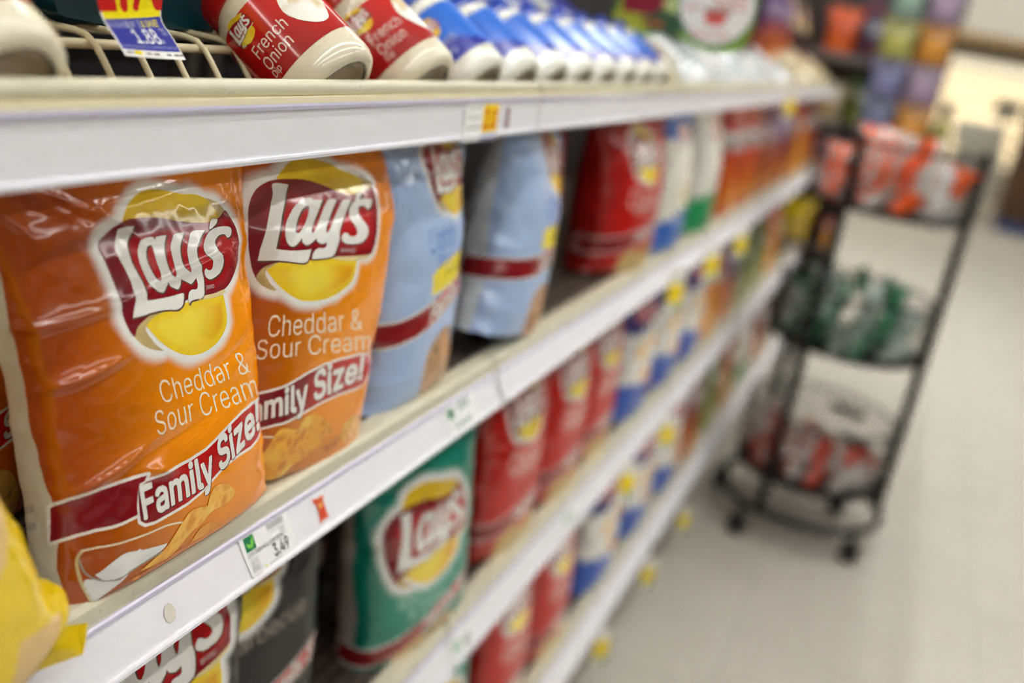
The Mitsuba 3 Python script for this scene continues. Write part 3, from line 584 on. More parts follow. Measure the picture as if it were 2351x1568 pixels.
D['orange'] = (lambda s: (s[0], lambda p: lerp(srgb(212, 110, 4), srgb(130, 52, 0), sstep(.3, 1.2, np.hypot(p[:, 0]/.16, (p[:, 1]-.14)/.22))), s[2]))(potato_bag((212, 110, 4), (130, 52, 0), [('Cheddar &', .016, .9), ('Sour Cream', .016, .9)], (240, 228, 206), seed=21, H=.295))
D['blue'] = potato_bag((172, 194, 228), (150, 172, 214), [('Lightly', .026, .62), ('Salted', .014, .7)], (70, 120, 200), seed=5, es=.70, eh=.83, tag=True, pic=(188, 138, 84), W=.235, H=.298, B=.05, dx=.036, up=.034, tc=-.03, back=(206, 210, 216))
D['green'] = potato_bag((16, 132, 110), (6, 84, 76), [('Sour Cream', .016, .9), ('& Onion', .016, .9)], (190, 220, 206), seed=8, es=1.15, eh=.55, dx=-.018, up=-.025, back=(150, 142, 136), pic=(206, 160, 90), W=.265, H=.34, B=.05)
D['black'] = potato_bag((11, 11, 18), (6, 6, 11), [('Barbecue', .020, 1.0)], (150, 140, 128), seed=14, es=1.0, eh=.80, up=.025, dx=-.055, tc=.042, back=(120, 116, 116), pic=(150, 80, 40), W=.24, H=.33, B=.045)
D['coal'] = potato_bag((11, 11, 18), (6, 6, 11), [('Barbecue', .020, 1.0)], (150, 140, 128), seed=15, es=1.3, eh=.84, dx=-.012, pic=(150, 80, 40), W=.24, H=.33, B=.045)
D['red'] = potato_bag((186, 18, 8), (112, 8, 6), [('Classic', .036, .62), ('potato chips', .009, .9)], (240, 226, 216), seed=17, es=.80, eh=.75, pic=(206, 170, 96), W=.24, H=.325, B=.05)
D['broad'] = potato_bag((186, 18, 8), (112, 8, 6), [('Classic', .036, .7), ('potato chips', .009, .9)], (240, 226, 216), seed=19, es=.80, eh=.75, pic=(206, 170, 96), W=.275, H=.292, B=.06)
D['corn'] = corn_bag(31)
D['nacho'] = nacho_bag(33)
D['ember'] = nacho_bag(35, (92, 24, 26), (150, 66, 26), (190, 180, 182), (96, 30, 40))
D['violet'] = nacho_bag(37, (76, 40, 96), (176, 84, 40), (176, 160, 190), (60, 20, 60))
D['leaf'] = plain_bag(39, lambda p: np.where((p[:, 1] < .085+.25*(p[:, 0]+.05))[:, None], srgb(30, 140, 84), np.where((p[:, 0] > .075)[:, None], srgb(220, 200, 110), srgb(238, 236, 224))),
    dict(emblem=[(Point(-.005, .235).buffer(.034), srgb(236, 226, 220), 1), (Point(-.005, .235).buffer(.026), srgb(206, 84, 70), 2), (sbox(-.028, .229, .018, .241), WHITE, 3)], picture=[(blob([(-.05, .12), (.0, .15), (.05, .13), (.03, .17), (-.03, .17)]), srgb(250, 248, 238), 1)]))
D['snow'] = plain_bag(41, lambda p: np.where((p[:, 1] < .075+.3*(p[:, 0]+.03))[:, None], srgb(56, 104, 186), np.where((p[:, 1] > .225)[:, None], srgb(70, 110, 176), srgb(240, 238, 226))),
    dict(lettering=[(write('White', 0, .045, .024, .8), srgb(190, 206, 232), 1), (write('Corn', 0, .016, .022, .8), srgb(190, 206, 232), 1)], emblem=[(blob([(-.05, .20), (.0, .235), (.05, .21), (.04, .25), (-.03, .26)]), srgb(230, 180, 160), 1)], picture=[(blob([(-.04, .12), (.0, .09), (.05, .12), (.0, .16)]), srgb(248, 232, 196), 1)]))
D['yellow'] = plain_bag(43, lambda p: cols(len(p), srgb(232, 198, 4)), dict(picture=[(blob([(-.105, .0), (.03, .0), (.085, .012), (.045, .04), (.03, .02), (.0, .055), (-.06, .045), (-.105, .06)]), srgb(222, 184, 120), 1), (blob([(-.105, .085), (-.03, .10), (.05, .085), (.085, .115), (.06, .14), (-.105, .14)]), srgb(226, 190, 120), 1)]), W=.235, H=.30, B=.055)
D['amber'] = plain_bag(45, lambda p: lerp(srgb(224, 150, 40), srgb(180, 70, 20), sstep(.05, .25, p[:, 1])), dict(lettering=[(sbox(-.06, .17, .06, .2), srgb(230, 220, 200), 1)], picture=[(blob([(-.05, .03), (0, .09), (.06, .04)], 3), srgb(240, 190, 90), 1)]))
D['olive'] = plain_bag(47, lambda p: lerp(srgb(130, 140, 60), srgb(60, 84, 40), sstep(.05, .25, p[:, 1])), dict(lettering=[(sbox(-.05, .16, .07, .19), srgb(220, 220, 196), 1)], picture=[(blob([(-.05, .03), (0, .09), (.06, .04)], 3), srgb(196, 200, 130), 1)]))
z2, z3, z4 = 1.0115, .6235, .2675
# upper chip shelf
bag('orange', 'orange bag of chips set back behind the foremost orange bag', (-.150, .435, z2), -.05, .02)
bag('blue', 'pale blue bag of chips beside the two orange bags, first of the pale blue pair', (-.050, .955, z2), .02, .05, -.02, 'pale blue chip bags')
bag('blue', 'second pale blue bag of chips, leaning to the right', (-.038, 1.215, z2+.008), .04, .06, .22, 'pale blue chip bags')
bag('red', 'red bag of chips seen almost edge-on behind the second pale blue bag', (-.105, 1.425, z2+.014), .0, .06, .22, sc=.85)
bag('broad', 'broad red bag of chips just right of the gap on the upper shelf', (-.060, 1.785, z2), -.20, .05, .03)
bag('snow', 'white bag with a blue foot on the upper shelf, next to the big red bag', (-.045, 2.055, z2), -.05, .05, .05)
bag('leaf', 'white bag with a green foot on the upper shelf', (-.045, 2.365, z2), -.05, .05, .04)
bag('nacho', 'red bag with a jagged white band, first of the row beyond the white bags', (-.05, 2.68, z2), -.05, .05, .04, 'red banded bags')
bag('nacho', 'red bag with a jagged white band, second of its row on the upper shelf', (-.05, 2.93, z2), -.05, .05, .05, 'red banded bags')
bag('ember', 'brown-red bag with a pale band on the upper shelf', (-.05, 3.18, z2), -.05, .05, .05)
bag('violet', 'purple and brown bag on the upper shelf near its far end', (-.05, 3.44, z2), -.05, .05, .05)
bag('ember', 'brown-red bag with a pale band beyond the purple bag', (-.05, 3.75, z2), -.05, .05, .05)
bag('amber', 'amber bag at the far end of the upper chip shelf', (-.05, 4.05, z2), 0, .05, .03)
bag('ember', 'brown-red bag last on the upper chip shelf', (-.05, 4.4, z2), 0, .05, .03)
# lower chip shelf
bag('coal', 'black bag of chips with a large red emblem, foremost on the lower shelf', (-.040, .585, z3), -.06, .04, -.02)
bag('black', 'second black bag of chips with grey lettering, left of the green bag', (-.082, .782, z3), -.08, .04, -.02)
bag('black', 'third black bag, shadowed, left of the green bag', (-.180, .955, z3), -.10, .03, -.02)
bag('green', 'large green bag of chips on the lower chip shelf', (-.045, 1.090, z3), -.16, .03, -.10)
bag('red', 'red bag of chips right beside the green bag on the lower shelf', (-.050, 1.385, z3), -.12, .04, .0)
bag('red', 'red bag of chips, second beyond the green bag on the lower shelf', (-.050, 1.615, z3), -.10, .04, .0)
bag('red', 'red bag of chips, third beyond the green bag on the lower shelf', (-.055, 1.83, z3), -.10, .04, .0)
bag('corn', 'white and blue corn chip bag on the lower shelf, next to the last red bag', (-.055, 2.09, z3), -.08, .04, .02)
bag('corn', 'white and blue bag of corn chips, second of its row on the lower shelf', (-.055, 2.36, z3), -.08, .04, .02)
bag('corn', 'white and blue bag of corn chips, third of its row on the lower shelf', (-.055, 2.63, z3), -.08, .04, .02)
bag('amber', 'amber bag on the lower shelf beyond the corn chips', (-.055, 2.90, z3), -.05, .04, .02)
bag('violet', 'purple and brown bag on the lower shelf', (-.055, 3.15, z3), -.05, .04, .02)
bag('olive', 'olive green bag on the lower shelf', (-.055, 3.42, z3), -.05, .04, .02)
bag('olive', 'olive green bag last but one on the lower shelf', (-.055, 3.72, z3), -.05, .04, .02)
bag('amber', 'amber bag last on the lower shelf', (-.055, 4.05, z3), -.05, .04, .02)
# bottom shelf
bag('green', 'green bag of chips on the bottom shelf, nearest the camera', (-.03, 1.20, z4), -.10, .05, 0, sc=.88)
bag('red', 'red bag of chips beside the green one on the bottom shelf', (-.02, 1.45, z4), -.10, .05, 0, sc=.92)
bag('red', 'red bag of chips beside the corn chips on the bottom shelf', (-.02, 1.68, z4), -.10, .05, .0, sc=.92)
bag('corn', 'white and blue corn chip bag foremost of its row on the bottom shelf', (-.02, 1.985, z4), -.06, .04, 0, sc=.95)
bag('corn', 'white and blue bag of corn chips, second of its row on the bottom shelf', (-.02, 2.28, z4), -.06, .04, 0, sc=.95)
bag('corn', 'white and blue bag of corn chips, third of its row on the bottom shelf', (-.02, 2.57, z4), -.06, .04, 0, sc=.95)
bag('ember', 'brown-red bag on the bottom shelf beyond the corn chips', (-.02, 2.85, z4), -.05, .04, 0)
bag('olive', 'olive green bag on the bottom shelf', (-.02, 3.12, z4), -.05, .04, 0)
bag('amber', 'amber bag on the bottom shelf near its far end', (-.02, 3.40, z4), -.05, .04, 0)
bag('leaf', 'white bag with a green foot on the bottom shelf', (-.02, 3.7, z4), -.05, .04, 0)
bag('ember', 'brown-red bag last on the bottom shelf', (-.02, 4.05, z4), -.05, .04, 0)
# the yellow bag that juts over the shelf edge at the lower left
bag('yellow', 'blurred yellow bag of chips jutting over the shelf edge at the lower left corner', (.008, .325, z2+.004), .0, .06, -.40)
u, v = np.meshgrid(np.linspace(0, 1, 12), np.linspace(0, 1, 8)); q = np.array([(.014, .380, 1.006), (.034, .4205, 1.011), (.031, .4265, 1.029), (.010, .385, 1.036)])
P = q[0]*((1-u)*(1-v))[..., None]+q[1]*(u*(1-v))[..., None]+q[2]*(u*v)[..., None]+q[3]*((1-u)*v)[..., None]
b = (.006*np.sin(np.pi*u)*np.sin(np.pi*v)*(1-.5*u)+.0016*np.sin(9*u+4*v)*np.sin(np.pi*v))[..., None]*np.array([.85, -.5, .2]); i = np.arange(96).reshape(8, 12); f = np.stack([i[:-1, :-1], i[:-1, 1:], i[1:, 1:], i[1:, :-1]], -1).reshape(-1, 4); f = np.vstack([f[:, [0, 1, 2]], f[:, [0, 2, 3]]])
part('chip_bag_%03d' % used['chip_bag'], 'corner_flap', np.vstack([(P+b).reshape(-1, 3), (P-b*.4).reshape(-1, 3)]), np.vstack([f, f[:, ::-1]+96]), srgb(232, 198, 4), 'film', smooth=True)
# ---------------------------------------------------------------- jars of dip lying on the slope of the wire shelf
JR, JA = .043, .5636
JPROF = [(.0, .0075), (.022, .0075), (.0285, .006), (.0305, .0015), (.033, 0), (.037, .0008), (.0405, .0035), (.0425, .009), (.043, .014), (.043, .088), (.0418, .093), (.0385, .0985), (.0362, .1015), (.0358, .106)]
def jar_matrix(y, spin=-75, x=-.0218, z=1.3395):
    u, n = np.array([-math.cos(JA), 0, math.sin(JA)]), np.array([math.sin(JA), 0, math.cos(JA)]); M = np.eye(4); a = math.radians(spin)
    M[:3, 0], M[:3, 1], M[:3, 2], M[:3, 3] = math.cos(a)*n+math.sin(a)*np.array([0, 1., 0]), -math.sin(a)*n+math.cos(a)*np.array([0, 1., 0]), u, (x, y, z); return M
def jar_skin(r=JR+.0002):
    a = np.linspace(-math.pi, math.pi, 97); h = np.linspace(.014, .088, 20); A, Hh = np.meshgrid(a, h)
    return Surface(a*r, h, np.stack([r*np.cos(A), r*np.sin(A), Hh], -1), np.stack([np.cos(A), np.sin(A), 0*A], -1))
def jar(label, y, kind, spin=-75, group=None, **k):
    t = thing('dip_jar', label, 'jar of dip', group); M = T(jar_matrix(y, spin, **k))
    if kind in FIRST: return copy_bag(t, FIRST[kind], jar_matrix(y, spin, **k))
    FIRST[kind] = t; S = jar_skin(); s = (rng.random((130, 2))-.5)*[2*math.pi*JR, .07]+[0, .052]
    dip = srgb(226, 216, 190) if kind == 'onion' else srgb(232, 230, 218)
    V, F = lathe(JPROF, 64); C = np.where((np.hypot(V[:, 0], V[:, 1]) < .031)[:, None] & (V[:, 2] < .02)[:, None], srgb(190, 180, 158), dip)
    part(t, 'body', V, F, C, 'gloss', smooth=True, to_world=M)
    ring = tube([(.0308*math.cos(q), .0308*math.sin(q), .0018) for q in np.linspace(0, 2*math.pi, 48, endpoint=False)], .0012, 8, closed=True); part(t, 'base_ring', *ring, srgb(70, 66, 58), 'gloss', smooth=True, to_world=M)
    a = np.arange(120)/120*2*np.pi; rr = .0372+.0006*(np.arange(120) % 2)
    lid = lathe([(.036, .102), (.0385, .1025), (.0388, .106), (.0388, .119), (.0375, .1215), (.034, .1222), (0, .1222)], 72); part(t, 'lid', *lid, srgb(170, 18, 16) if kind == 'onion' else srgb(24, 60, 160), 'gloss', smooth=50, to_world=M)
    if kind == 'onion':
        x = np.linspace(-.133, .133, 60); top = .084-.012*sstep(.02, .06, np.abs(x+.012)); bot = .027-.004*np.cos(x*30)
        lab = [(Polygon(np.vstack([np.c_[x, bot], np.c_[x, top][::-1]])), lambda p: lerp(srgb(150, 8, 10), srgb(194, 22, 18), sstep(.02, .09, p[:, 1]+.3*p[:, 0])), 1)]
        it, _ = emblem(EMB, .2, -.017, .075)
        V, F, N, C = S.print(lab); part(t, 'label', V, F, C, 'gloss', N=N, to_world=M)
        V, F, N, C = S.print([(g, c, l+2) for g, c, l in it[1:]]); part(t, 'emblem', V, F, C, 'gloss', N=N, to_world=M)
        V, F, N, C = S.print([(write(w, .002-.024, h, c, .8, thin=.0, centre=False), srgb(244, 226, 214), 4) for w, h, c in (('French', .0475, .0105), ('Onion', .0345, .0105), ('Dip', .0275, .006))]); part(t, 'lettering', V, F, C, 'gloss', N=N, to_world=M)
        dol = blob([(.018, .060), (.022, .048), (.030, .0395), (.038, .036), (.047, .0385), (.053, .048), (.057, .056), (.056, .068), (.050, .078), (.036, .083), (.024, .076)])
        V, F, N, C = S.print([(dol, lambda p: lerp(srgb(214, 190, 138), srgb(250, 247, 238), sstep(.38, .6, fbm(np.c_[p*62, p[:, :1]*0], 3, 4)+.25*sstep(.075, .04, p[:, 1]))), 4)]); part(t, 'cream_picture', V, F, C, 'gloss', N=N, to_world=M)
        V, F, N, C = S.print([(Point(p).buffer(.0004, 2), srgb(150, 136, 106), 1) for p in s if p[1] < .026]); part(t, 'herb_speck', V, F, C, 'gloss', N=N, to_world=M, kind='stuff')
    else:
        lab = sbox(-.133, .024, .133, .086); it, _ = emblem(EMB, .2, .004, .069)
        V, F, N, C = S.print([(lab, lambda p: np.where((p[:, 1] > .052-.4*p[:, 0])[:, None], srgb(36, 106, 208), srgb(28, 34, 150)), 1)]); part(t, 'label', V, F, C, 'gloss', N=N, to_world=M)
        V, F, N, C = S.print([(g, c, l+2) for g, c, l in it[1:]]); part(t, 'emblem', V, F, C, 'gloss', N=N, to_world=M)
        V, F, N, C = S.print([(write('Ranch', .008, .042, .0095, .8), srgb(200, 206, 236), 3), (write('Dip', .008, .031, .0085, .8), srgb(200, 206, 236), 3)]); part(t, 'lettering', V, F, C, 'gloss', N=N, to_world=M)
jar('blurred jar of creamy dip at the left edge of the wire shelf', .403, 'onion', -40)
jar('jar of French onion dip with a red label in focus on the wire shelf', .728, 'onion')
jar('second jar of French onion dip, between the focused jar and the blue-labelled jars', .880, 'onion', -48)
for i, y in enumerate((1.003, 1.108, 1.210, 1.312, 1.416, 1.52, 1.622, 1.722)):
    jar(f'white jar of dip with a blue label, {["first", "second", "third", "fourth", "fifth", "sixth", "seventh", "eighth"][i]} along from the red-labelled jars', y, 'ranch', -72-4*(i % 3), 'blue-labelled dip jars')

# ---------------------------------------------------------------- tags, stickers and signs
def sheet(rows, n=18):
    """curled paper: rows of (left, right) points from the bottom up -> Surface with a from 0 to the width and h from 0 up"""
    from scipy.interpolate import PchipInterpolator
    R = np.array(rows); mid = R.mean(1); d = np.r_[0, np.cumsum(np.linalg.norm(np.diff(mid, axis=0), axis=1))]; w = np.linalg.norm(R[1, 1]-R[1, 0])
    h = np.linspace(0, d[-1], 36); Rf = PchipInterpolator(d, R)(h); a = np.linspace(0, w, n); t = (a/w)[None, :, None]
    P = Rf[:, :1]*(1-t)+Rf[:, 1:]*t; P[..., 0] += .0025*np.sin(t[..., 0]*math.pi)*np.linspace(1, .3, 36)[:, None]
    du, dv = np.gradient(P, axis=1), np.gradient(P, axis=0); N = np.cross(du, dv); N /= np.linalg.norm(N, axis=-1, keepdims=True)
    return Surface(a, h, P, N)
S = sheet([((-0.0469, 0.5178, 1.3585), (-0.0469, 0.5743, 1.3571)), ((-0.0549, 0.5161, 1.3684), (-0.0549, 0.5701, 1.3696)), ((-0.0607, 0.5137, 1.3758), (-0.0607, 0.5643, 1.3804)), ((-0.063, 0.5113, 1.3826), (-0.063, 0.5659, 1.3871)), ((-0.063, 0.5091, 1.3886), (-0.063, 0.5661, 1.3926)), ((-0.0653, 0.5061, 1.418), (-0.0653, 0.5673, 1.433)), ((-0.0664, 0.5048, 1.4645), (-0.0664, 0.5669, 1.4806))])
t = thing('price_tag', 'hanging yellow and blue sale tag reading BUY 3 & SAVE! 1.88', 'price tag')
V, F, N = S.mesh(); part(t, 'paper', V, F, srgb(238, 236, 232), 'matte', N=N); q = 1.15; w = S.a[-1]/q; big = lambda I: [(put(g, 0, 0, q), c, l) for g, c, l in I]
P1 = [(sbox(.0012, .0045, w-.0012, .0242), srgb(44, 48, 140), 1), (sbox(.0012, .0242, w-.0012, .085), srgb(240, 222, 0), 1)]
V, F, N, C = S.print(big(P1)); part(t, 'colour_panel', V, F, C, 'matte', N=N)
wt = srgb(236, 236, 240); yl = srgb(244, 226, 30)
P2 = [(write('2.78', w*.53, .0295, .030, .62, bold=.05), srgb(196, 24, 20), 2), (write('BUY 3', .0135, .0188, .0040, .72, centre=False), wt, 2), (write('& SAVE!', .0258, .0188, .0038, .78, centre=False, bold=.03), yl, 2),
      (sbox(.0022, .0190, .0124, .0226).difference(sbox(.0024, .0192, .0122, .0224)), wt, 2), (write('mix & match', .0073, .0200, .0017, .72), wt, 2),
      (write('1.88', .0235, .0090, .0086, .80, bold=.03), wt, 2), (write('EA', .0348, .0092, .0024, .9), wt, 2), (write('FINAL', .0405, .0162, .0016, .8), wt, 2), (write('COST', .0410, .0138, .0016, .8), wt, 2),
      (write('Participating items in multiples of 3 with Card.', w*.5, .0060, .0017, .86), srgb(170, 174, 214), 2), (sbox(.0075, .0016, .0125, .0040), srgb(226, 204, 0), 2)]+[(sbox(x, .0020, x+.004, .0030), srgb(120, 116, 124), 2) for x in (.002, .015, .021, .031, .038, .043)]
V, F, N, C = S.print(big(P2)); part(t, 'lettering', V, F, C, 'matte', N=N)
def lip_surface(a, b, y0, y1, off=.0009):
    """flat face of a price channel, h upward from its bottom edge"""
    a, b = np.array(a), np.array(b); L = np.linalg.norm(a-b); d = (a-b)/L; n = np.array([d[1], -d[0]]); n = n if n[0] > 0 else -n
    aa = np.linspace(y0, y1, 24); h = np.linspace(-.004, L+.002, 12); A, Hh = np.meshgrid(aa, h)
    P = np.stack([b[0]+d[0]*Hh+n[0]*off, A, b[1]+d[1]*Hh+n[1]*off], -1); return Surface(aa, h, P, np.tile([n[0], 0, n[1]], (*A.shape, 1)))
LA, LB = LEVELS['second'][1:3]
S = lip_surface(LA, LB, .60, .70)
t = thing('price_label', 'white shelf label reading 3.49 with a green leaf square, below the second orange bag', 'price label')
g = Polygon([(.6135, .0395), (.680, .0395), (.680, .0005), (.6185, -.0006), (.6165, .004), (.6145, .02)]); bl, gy = srgb(30, 30, 32), srgb(120, 120, 124)
V, F, N, C = S.print([(g, srgb(240, 240, 240), 1)]); part(t, 'paper', V, F, C, 'matte', N=N)
leafs = [blob([(.6265, .0268), (.6292, .0300), (.6302, .0345), (.6298, .0362), (.6268, .0328), (.6258, .0295)]), blob([(.6258, .0270), (.6215, .0290), (.6206, .0325), (.6240, .0312), (.6258, .0290)])]
V, F, N, C = S.print([(sbox(.6195, .0262, .6305, .0364).buffer(.0009), srgb(26, 112, 70), 2)]+[(l, srgb(120, 196, 76), 3) for l in leafs]); part(t, 'leaf_emblem', V, F, C, 'matte', N=N)
bars = [(sbox(.6500+.00078*i, .0318, .6500+.00078*i+(.0005 if i % 3 else .0003), .0372), gy, 2) for i in range(29)]
V, F, N, C = S.print(bars); part(t, 'barcode', V, F, C, 'matte', N=N)
V, F, N, C = S.print([(write('LAYS CHEDDAR & SOUR CREAM', .6187, .0210, .0031, .74, centre=False, bold=.03), bl, 2), (write('3.49', .6490, .0092, .0104, .72, centre=False, bold=.03), bl, 2), (write('36.7¢', .6243, .0142, .0032, .7), bl, 2),
    (sbox(.6190, .0078, .6300, .0186).difference(sbox(.6193, .0081, .6297, .0183)), gy, 2), (sbox(.6340, .0066, .6372, .0080), srgb(200, 206, 40), 2), (sbox(.6500, .0293, .6715, .0296), gy, 2)]
    +[(sbox(.6198+.0016*i, z, .6207+.0016*i, z+.0018), gy, 2) for i in range(6) for z in (.0112, .0088)]+[(sbox(.6197+.002*i, .0036, .6204+.002*i, .0054), gy, 2) for i in range(5)]+[(sbox(.641+.0022*i, .0062, .6424+.0022*i, .0074), srgb(180, 180, 182), 2) for i in range(7)]+[(sbox(.664+.002*i, z, .6652+.002*i, z+.0012), srgb(160, 160, 160), 2) for i in range(4) for z in (.0272, .0250, .0228)]); part(t, 'lettering', V, F, C, 'matte', N=N)
S = lip_surface(LA, LB, .48, .56)
t = thing('sticker', 'round peeled grey sticker on the price channel below the foremost bag', 'sticker')
V, F, N, C = S.print([(blob([(.5205, .0165), (.5245, .0140), (.5290, .0145), (.5308, .0190), (.5300, .0245), (.5265, .0275), (.5222, .0260), (.5200, .0215)]), lambda p: lerp(srgb(206, 200, 188), srgb(228, 222, 210), fbm(np.c_[p*900, p[:, :1]*0], 2)), 1)]); part(t, 'paper', V, F, C, 'matte', N=N)
S = lip_surface(LA, LB, .38, .44)
t = thing('sticker', 'faint smear of an old sticker on the price channel near the yellow bag', 'sticker')
V, F, N, C = S.print([(blob([(.408, .010), (.414, .007), (.420, .011), (.417, .016), (.410, .016)]), srgb(222, 218, 210), 1)]); part(t, 'paper', V, F, C, 'matte', N=N)
S = lip_surface(LA, LB, .70, .76)
t = thing('sticker', 'small red and yellow sweet-shaped sticker right of the 3.49 label', 'sticker')
V, F, N, C = S.print([(blob([(.7165, .0335), (.7250, .0315), (.7345, .0318), (.7315, .0262), (.7318, .0165), (.7325, .0105), (.7250, .0118), (.7175, .0098), (.7205, .0160), (.7203, .0270)], 3), lambda p: lerp(srgb(206, 60, 40), srgb(226, 120, 70), sstep(.45, .6, fbm(np.c_[p*700, p[:, :1]*0], 3, 2))), 1),
    (blob([(.722, .026), (.729, .0268), (.729, .0225), (.723, .022)]), srgb(228, 160, 80), 2)]); part(t, 'paper', V, F, C, 'matte', N=N)
S = lip_surface(LA, LB, .95, 1.13)
t = thing('price_label', 'blurred white shelf label with a green mark under the pale blue bags', 'price label')
V, F, N, C = S.print([(sbox(.985, .002, 1.066, .040), srgb(242, 242, 242), 1)]); part(t, 'paper', V, F, C, 'matte', N=N)
V, F, N, C = S.print([(sbox(.992, .022, 1.004, .034), srgb(40, 120, 76), 2)]+[(sbox(1.018+.010*i, .027, 1.025+.010*i, .036), srgb(150, 170, 160), 2) for i in range(3)]+[(sbox(1.000+.009*i, .008, 1.006+.009*i, .014), srgb(150, 170, 160), 2) for i in range(5)]); part(t, 'lettering', V, F, C, 'matte', N=N)
S = lip_surface((.0005, 1.337), (.0015, 1.296), .90, 1.06)
t = thing('price_label', 'white, yellow and blue shelf label on the top channel below the jars', 'price label')
V, F, N, C = S.print([(sbox(.928, -.003, 1.013, .036), srgb(238, 238, 236), 1)]); part(t, 'paper', V, F, C, 'matte', N=N)
V, F, N, C = S.print([(sbox(.972, .006, 1.011, .034), srgb(246, 206, 10), 2), (sbox(.972, -.002, 1.011, .005), srgb(60, 64, 150), 2), (write('2.0', .9915, .010, .019, .80, bold=.05), srgb(206, 90, 10), 3)]+[(sbox(.936+.006*i, z, .940+.006*i, z+.002), srgb(170, 168, 164), 2) for i in range(6) for z in (.030, .021, .011)]); part(t, 'lettering', V, F, C, 'matte', N=N)
t = thing('sticker', 'small dark red sticker on the top channel beside the yellow label', 'sticker')
V, F, N, C = S.print([(blob([(1.033, .029), (1.043, .029), (1.041, .019), (1.044, .009), (1.034, .009), (1.036, .019)], 3), srgb(146, 96, 110), 1)]); part(t, 'paper', V, F, C, 'matte', N=N)
for i, (y0, zc, lev) in enumerate(((1.62, .022, 'third'), (1.16, .030, 'third'))):
    S = lip_surface(*LEVELS[lev][1:3], y0-.04, y0+.06)
    t = thing('price_label', ['blurred shelf label on the lower channel under the second red bag', 'blurred shelf label on the lower channel under the green bag'][i], 'price label')
    V, F, N, C = S.print([(sbox(y0-.03, .006, y0+.045, .044), srgb(240, 240, 240), 1)]); part(t, 'paper', V, F, C, 'matte', N=N)
    V, F, N, C = S.print([(sbox(y0-.02, .022, y0, .036), srgb(150, 184, 164), 2), (sbox(y0+.012, .014, y0+.034, .032), srgb(190, 190, 188), 2)]); part(t, 'lettering', V, F, C, 'matte', N=N)
# flags: sale tags that hang off the channels
FLAGS = [(.026, 1.99, .992, 'first yellow sale tag along the upper chip shelf'), (.026, 2.345, .992, 'second yellow sale tag along the upper chip shelf'), (.026, 2.73, .985, 'third yellow sale tag along the upper chip shelf'),
    (.030, 1.93, .590, 'yellow sale tag on the lower chip shelf, the nearer of two'), (.030, 2.262, .590, 'yellow sale tag on the lower chip shelf, the farther of two'),
    (.062, 1.905, .212, 'nearest yellow sale tag hanging from the bottom shelf'), (.062, 2.300, .198, 'second yellow sale tag hanging from the bottom shelf'), (.062, 2.72, .170, 'third yellow sale tag hanging from the bottom shelf'),
    (.006, 3.17, 1.335, 'yellow and white sale tag under the wire shelf')]
for x, y, z, lab in FLAGS:
    t = thing('sale_tag', lab, 'sale tag', 'yellow sale tags'); M = np.eye(4); q = math.radians(-38); M[:3, 0], M[:3, 1], M[:3, 3] = (math.cos(q), math.sin(q), 0), (-math.sin(q), math.cos(q), 0), (x+.014, y, z)
    w, h = .020, .088
    def pl(x0, x1, x2, z0, z1, c, nm, o=0.):
        V, F = prism([(-.0005-o, z0), (.0005+o, z0), (.0005+o, z1), (-.0005-o, z1)], x0, x1); part(t, nm, mv(V, M), F, c, 'matte')
    pl(-w, w, 0, -h, .0, srgb(240, 238, 224), 'card'); pl(-w+.001, w-.001, 0, -h+.018, -.028, srgb(250, 222, 20), 'yellow_panel', .0003); pl(.002, w-.001, 0, -h+.002, -h+.016, srgb(120, 160, 110) if z < 1.2 else srgb(120, 110, 170), 'corner_panel', .0003)
# the blade sign over the wire shelf
def flat(pts, x, z): return Surface(x, z, np.stack([np.meshgrid(x, z)[0], np.full((len(z), len(x)), 1.7485), np.meshgrid(x, z)[1]], -1), np.tile([0, -1., 0], (len(z), len(x), 1)))
S = flat(None, np.linspace(-.16, .16, 40), np.linspace(1.39, 1.60, 30))
t = thing('shelf_sign', 'round white and green sign hanging over the snack packs on the wire shelf', 'sign')
out = blob([(-.126, 1.437), (-.103, 1.419), (-.05, 1.424), (-.021, 1.430), (.011, 1.421), (.043, 1.414), (.088, 1.419), (.104, 1.437), (.112, 1.478), (.105, 1.530), (.07, 1.56), (0, 1.58), (-.07, 1.56), (-.11, 1.50)])
v2, f2 = trimesh.creation.triangulate_polygon(out, engine='earcut'); ring = np.array(out.exterior.coords)[:-1]; n = len(ring)
V = np.vstack([np.c_[v2[:, 0], np.full(len(v2), 1.7490), v2[:, 1]], np.c_[v2[:, 0], np.full(len(v2), 1.7515), v2[:, 1]], np.c_[ring[:, 0], np.full(n, 1.7490), ring[:, 1]], np.c_[ring[:, 0], np.full(n, 1.7515), ring[:, 1]]])
F = np.vstack([f2, f2[:, ::-1]+len(v2), [(2*len(v2)+k, 2*len(v2)+(k+1) % n, 2*len(v2)+n+(k+1) % n) for k in range(n)], [(2*len(v2)+k, 2*len(v2)+n+(k+1) % n, 2*len(v2)+n+k) for k in range(n)]])
part(t, 'card', V, F, srgb(120, 160, 50), 'satin')
rd = srgb(206, 86, 76)
